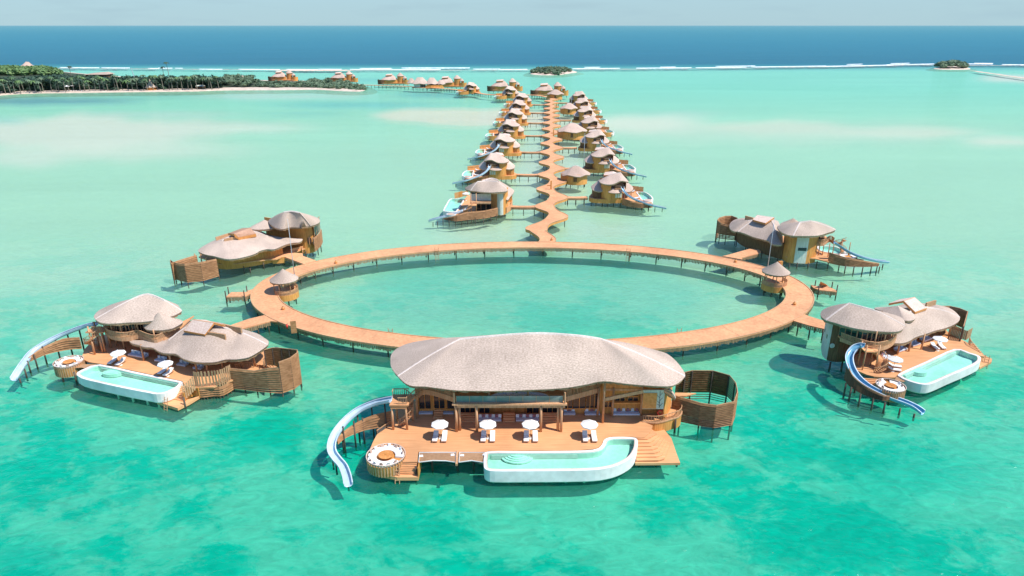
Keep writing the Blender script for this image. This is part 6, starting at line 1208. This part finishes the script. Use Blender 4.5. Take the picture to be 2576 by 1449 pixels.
# ---------------- thatched huts of the right row ----------------
def hut(x, y, r, h, top, label, porch=-1):
    t = thing('thatched_hut', (x, y, 0), label, 'hut', 'round thatched huts of the right row'); c = V((x, y, 0))
    E_ = [V((p.x, p.y, h - .25 + .35 * math.sin(2.2 * i))) for i, p in enumerate(oval(c, r * 1.28, r * 1.12, 14))]
    roof('thatched_roof', E_, [V((x - r * .25, y, top)), V((x + .1, y, top + .15)), V((x + r * .3, y, top - .1))], t, 'thatch_warm', 10, -.02, .3, 2)
    boardwall(oval(c, r, r * .9, 28)[3:] + oval(c, r, r * .9, 28)[:2], 1.0, h + .1, t, 'round_wall', 'wall_wood'); q = M(); q.prism(oval(c, r * 1.02, r * .92, 24), 1.9, 2.2); q.build('floor', 'deck_wood', t)
    boardwall([V((x - r * 1.25, y + 1.6, 0)), V((x - r * 1.25, y - .8, 0)), V((x - r * .8, y - r * .55, 0))], 1.2, h - .1, t, 'porch_wall', 'orange_wood')
    p = V((x - r * .1, y - r * .9 - .1, 0)); q = M(); q.box((p.x, p.y + .1, 3.3), (1.3, .2, 2.1)); q.build('door', 'dark_wood', t)
    for k in range(8): a = k * math.pi / 4 + .2; q = M(); q.cyl((x + r * .85 * math.cos(a), y + r * .78 * math.sin(a), -.6), (x + r * .85 * math.cos(a), y + r * .78 * math.sin(a), 1.9), .15, .13, 6); q.build('pile', 'pile_wood', t)
hut(23.2, 247, 4.2, 4.7, 7.2, 'nearest and smallest round thatched hut right of the serpentine boardwalk'); hut(30.6, 352, 5.9, 5.3, 8.6, 'largest round thatched hut, second from the camera beside the boardwalk')
hut(37.0, 455, 4.4, 5.0, 7.8, 'third round thatched hut, small, beside the far part of the boardwalk'); hut(33.8, 548, 5.2, 5.4, 8.2, 'farthest round thatched hut at the head of the serpentine boardwalk')
# ---------------- far villas in a line towards the island ----------------
def farvilla():
    t = thing('far_villa', (0, 0, 0), 'x', 'villa'); L = lambda *P: [V(p if len(p) > 2 else (p[0], p[1], 0)) for p in P]
    roof('main_roof', L((-12, 2, 5.4), (-10, -1.5, 5.1), (-7, -2.6, 5.2), (-4, -3.4, 4.9), (-1, -3.2, 5.2), (2.5, -2.4, 5.3), (3.5, 2, 5.6), (2, 6, 5.6), (-3, 8, 5.5), (-9, 6.5, 5.5)), L((-6.5, 2, 8.8), (-3, 2, 9.6), (0, 2, 9.2)), t, 'thatch_warm', 8, 0, .3, 2)
    plate(L((-7.5, .5, 9.2), (-1.5, 0, 9.6), (-1.2, 3, 10.6), (-7, 3.2, 10.2)), .6, t)
    roof('tower_roof', L((3.2, 1, 8.8), (4.5, -1.6, 8.6), (7, -2.2, 8.6), (9.6, -1, 8.7), (10.3, 2, 8.8), (8, 4.6, 8.8), (4.5, 4, 8.8)), L((6.0, 1.2, 11.6), (7.4, 1.2, 11.4)), t, 'thatch_warm', 8, -.03, .3, 2)
    roof('cone_roof', L((9, 0, 6.8), (10.5, -2.4, 6.5), (13, -1.6, 6.6), (13, 1.5, 6.8), (10.5, 3, 6.9)), L((11, .5, 8.8)), t, 'thatch_warm', 6, -.03, .25, 2)
    boardwall(cr(L((-11, 1), (-9.5, -1), (-4, -2.4), (2.5, -1.8), (4, -1)), 2), .9, 5.3, t, 'wall', 'wall_wood'); boardwall(oval(V((6.8, .8, 0)), 2.9, 2.5, 20, 2.6, 7.4), .9, 8.7, t, 'tower_wall', 'orange_wood')
    boardwall(cr(L((9.5, -1.6), (12, -3), (14.5, -2.6), (15.5, 0), (14.5, 2.5)), 2), 1.0, 5.0, t, 'curved_parapet', 'wall_wood'); boardwall(L((10.5, .5), (13, .8)), 2.3, 6.5, t, 'rear_room', 'wall_wood')
    screen(cr(L((-15, 4), (-15.5, 1), (-14.5, -1.6), (-11.5, -2.6), (-9, -2)), 2), .9, 5.2, t, 'court_screen', pile=False, h=.5, m='dark_wood', cap=False)
    q = M(); q.prism(L((-15, 3), (-15, -1.5), (-11, -2.5), (0, -3), (6, -3.4), (13, -3), (15, 0), (12, 5), (0, 8), (-10, 6)), 1.7, 2.3); q.build('deck', 'deck_wood', t)
    for x in range(-14, 15, 4): q = M(); q.cyl((x, -2, -.6), (x, -2, 1.8), .2, .2, 6); q.build('pile', 'pile_wood', t)
    return t
FV = farvilla()
for i, (x, yb, r, lab) in enumerate([(712, 206, 0, 'far villa farthest left, standing behind the mangroves of the large island'), (862, 209, 0, 'far villa second from left, just beyond the mangrove point'), (990, 214.5, 0, 'far villa third from left, alone on the straight far boardwalk'), (1132, 222, 0, 'far villa right of the pale multi-roofed hall'), (1270, 232, 0, 'far villa above the top of the left row'), (1382, 243.5, 0, 'far villa closing the head of the serpentine boardwalk')]):
    p = U(x, yb, 0); place(FV, V((p.x, p.y + 1, 0)), r, lab, 'villas along the far boardwalk')
p = U(1072, 226, 0); t = thing('far_hall', (p.x, p.y, 0), 'pale hall with several joined thatched roofs on the far boardwalk', 'hall'); L = lambda *Q: [V((p.x + a[0], p.y + a[1], a[2] if len(a) > 2 else 0)) for a in Q]
for (cx, cy, rx, ry, e, top) in [(-5, 0, 8, 5, 5.6, 11.0), (5.5, .5, 6.5, 5, 5.4, 10.6), (-13.5, 3, 4.2, 4, 5.8, 10), (13.5, 1.5, 4.4, 4, 5.0, 8.6)]:
    roof('thatched_roof', [V((q_.x, q_.y, e + .3 * math.sin(3 * i))) for i, q_ in enumerate(oval(V((p.x + cx, p.y + cy, 0)), rx, ry, 12))], L((cx - rx * .3, cy, top), (cx + rx * .3, cy, top)), t, 'thatch_row', 8, -.03, .3, 2)
boardwall(L((-11, 2), (-10, -2), (-4, -3.5), (0, -3)), 2.2, 5.6, t, 'wall', 'white_panel'); glazed(L((-9.8, -.6), (-4, -3.8), (0, -3.3)), 2.3, 5.2, t, 1.6); boardwall(cr(L((0, -3), (5, -4.4), (10, -3.6), (15, -2), (16, 2)), 2), 1.2, 4.2, t, 'curved_parapet', 'wall_wood'); boardwall(L((1, 0), (14, 0)), 2, 5.4, t, 'rear_wall', 'dark_wood')
q = M(); q.prism(L((-12, 4), (-12, -3), (-3, -5.4), (4, -5), (12, -4.2), (16, 0), (15, 5)), 1.8, 2.3); q.build('deck', 'deck_wood', t)
for x in range(-11, 16, 4): q = M(); q.cyl((p.x + x, p.y - 3.5, -.6), (p.x + x, p.y - 3.5, 1.9), .2, .2, 6); q.build('pile', 'pile_wood', t)
# sign posts beside the serpentine boardwalk
for fr_, x, y, h, lab in [(S4, 1387, 412, 3.0, 'tall brown sign post at the near bend of the serpentine boardwalk'), (ZB, 1270, 925, 3.2, 'tall brown sign post halfway along the serpentine boardwalk'), (ZB, 1312, 510, 3.4, 'orange sign post at the far part of the serpentine boardwalk')]:
    g = fr_(x, y, DZ); t = thing('sign_post', (g.x, g.y, DZ), lab, 'sign post', 'sign posts along the serpentine boardwalk'); q = M(); q.box((g.x, g.y, DZ + h / 2), (.5, .35, h)); q.build('post', 'wall_wood', t); q = M(); q.box((g.x - .6, g.y, DZ + h * .45), (1.6, .2, .3)); q.build('sign_arm', 'orange_wood', t)
# ---------------- buildings and things on the large island ----------------
Z = Fr(0, 200, 3.5778)
p = Z.d(2050, 478, U(573, 226.5, 0).y) if False else U(381, 226.5, .8); t = thing('beach_hut', (p.x, p.y, .8), 'pointed thatched beach hut at the edge of the palm forest', 'hut')
q = M(); roof('thatched_roof', zz(oval(V((p.x, p.y, 0)), 5, 4.6, 12), 3.4), [V((p.x, p.y, 10.2))], t, 'thatch', 8, -.2, .3, 2); boardwall(oval(V((p.x, p.y, 0)), 3.8, 3.4, 16), .8, 3.4, t, 'round_wall', 'wall_wood'); q = M(); q.prism(oval(V((p.x, p.y, 0)), 5.4, 5, 16), .8, 1.2); q.build('plinth', 'deck_wood', t)
p = U(505, 224, .8); t = thing('beach_shelter', (p.x, p.y, .8), 'pale flat roofed shelter on the beach right of the pointed hut', 'shelter'); q = M(); q.hexa([V((p.x + a, p.y + b, 3.4)) for a, b in ((-3.6, -2.4), (3.6, -2.4), (3.6, 2.4), (-3.6, 2.4))], [V((p.x + a, p.y + b, 4.3)) for a, b in ((-3, 0), (3, 0), (3, .4), (-3, .4))]); q.build('roof', 'white_panel', t); posts([V((p.x + a, p.y + b, 0)) for a in (-3.2, 3.2) for b in (-2, 2)], .8, 3.4, t, .16); q = M(); q.box((p.x, p.y + 1, 1.8), (5.4, 1.6, 1.9)); q.build('back_wall', 'dark_wood', t)
p = U(612, 210, .8); t = thing('thatched_hut', (p.x, p.y, .8), 'small conical thatched hut half hidden in the mangroves', 'hut'); roof('thatched_roof', zz(oval(V((p.x, p.y, 0)), 3.6, 3.3, 10), 5.6), [V((p.x, p.y, 8.6))], t, 'thatch_warm', 6, -.05, .3, 2); boardwall(oval(V((p.x, p.y, 0)), 2.9, 2.6, 14), .8, 5.7, t, 'round_wall', 'wall_wood')
p = Z.d(1300, 275, 690); t = thing('long_roofed_hall', (p.x, p.y, .8), 'long low grey roofed hall rising out of the palm forest', 'hall'); q = M(); x0, x1 = Z.d(1150, 275, 690).x, Z.d(1450, 255, 690).x; zt = Z.d(1380, 250, 690).z; ze = Z.d(1300, 282, 690).z
q.hexa([V((x0, 686, ze)), V((x1, 686, ze)), V((x1, 702, ze)), V((x0, 702, ze))], [V((x0 + 6, 694, zt - 1)), V((x1 - 2, 694, zt)), V((x1 - 2, 694.5, zt)), V((x0 + 6, 694.5, zt - 1))]); q.build('roof', 'thatch', t); q = M(); q.box(((x0 + x1) / 2, 694, ze / 2 + .4), (x1 - x0 - 2, 12, ze - .9)); q.build('wall', 'dark_wood', t)
p = U(100, 177, .8); t = thing('headland_pavilion', (p.x, p.y, .8), 'pale peaked roof pavilion on top of the green headland', 'pavilion'); dd = p.y; pk = Z.d(345, 112, dd); a, b = Z.d(285, 168, dd), Z.d(435, 162, dd)
roof('peaked_roof', zz(oval(V(((a.x + b.x) / 2, dd, 0)), (b.x - a.x) / 2, 8, 10), a.z), [V((pk.x, dd, pk.z)), V((pk.x + 4, dd, pk.z - .3))], t, 'thatch_warm', 6, -.1, .3, 2); q = M(); q.prism(oval(V(((a.x + b.x) / 2, dd, 0)), (b.x - a.x) * .42, 7, 12), .8, a.z); q.build('wall', 'thatch_warm', t)
p = U(333, 224, .8); tp_ = Z.d(1758, 195, p.y + 20); t = thing('mast', (p.x, p.y + 20, .8), 'thin grey mast leaning above the middle of the palm forest', 'mast'); q = M(); q.cyl((tp_.x + 3, p.y + 20, .8), (tp_.x, p.y + 20, tp_.z), .45, .25, 7); q.build('pole', 'steel', t); q = M(); q.cyl((tp_.x + 3, p.y + 20, .8), (tp_.x + 3, p.y + 20, 1.6), .8, .8, 8); q.build('base', 'white_render', t)
for i, (x, y) in enumerate([(908, 484), (990, 476), (1084, 476)]):
    X, Y = Z.D(x, y + 14); p = U(X, Y, .9); place(PAR, p, .2 * i, 'white beach parasol under the palms, %s of three' % ['left', 'middle', 'right'][i], 'beach parasols on the island'); bpy.context.view_layer.update()
for o in [o for o in bpy.data.objects if str(o.get('label', '')).startswith('white beach parasol')]: o.scale = (1.9, 1.9, 1.6)
for i in range(6):
    X, Y = Z.D(915 + i * 36, 508); p = U(X, Y, .9); place(LOU, p, random.uniform(-.3, .3), 'white beach lounger on the island sand, %s of six from the left' % ONES[i], 'beach loungers on the island')
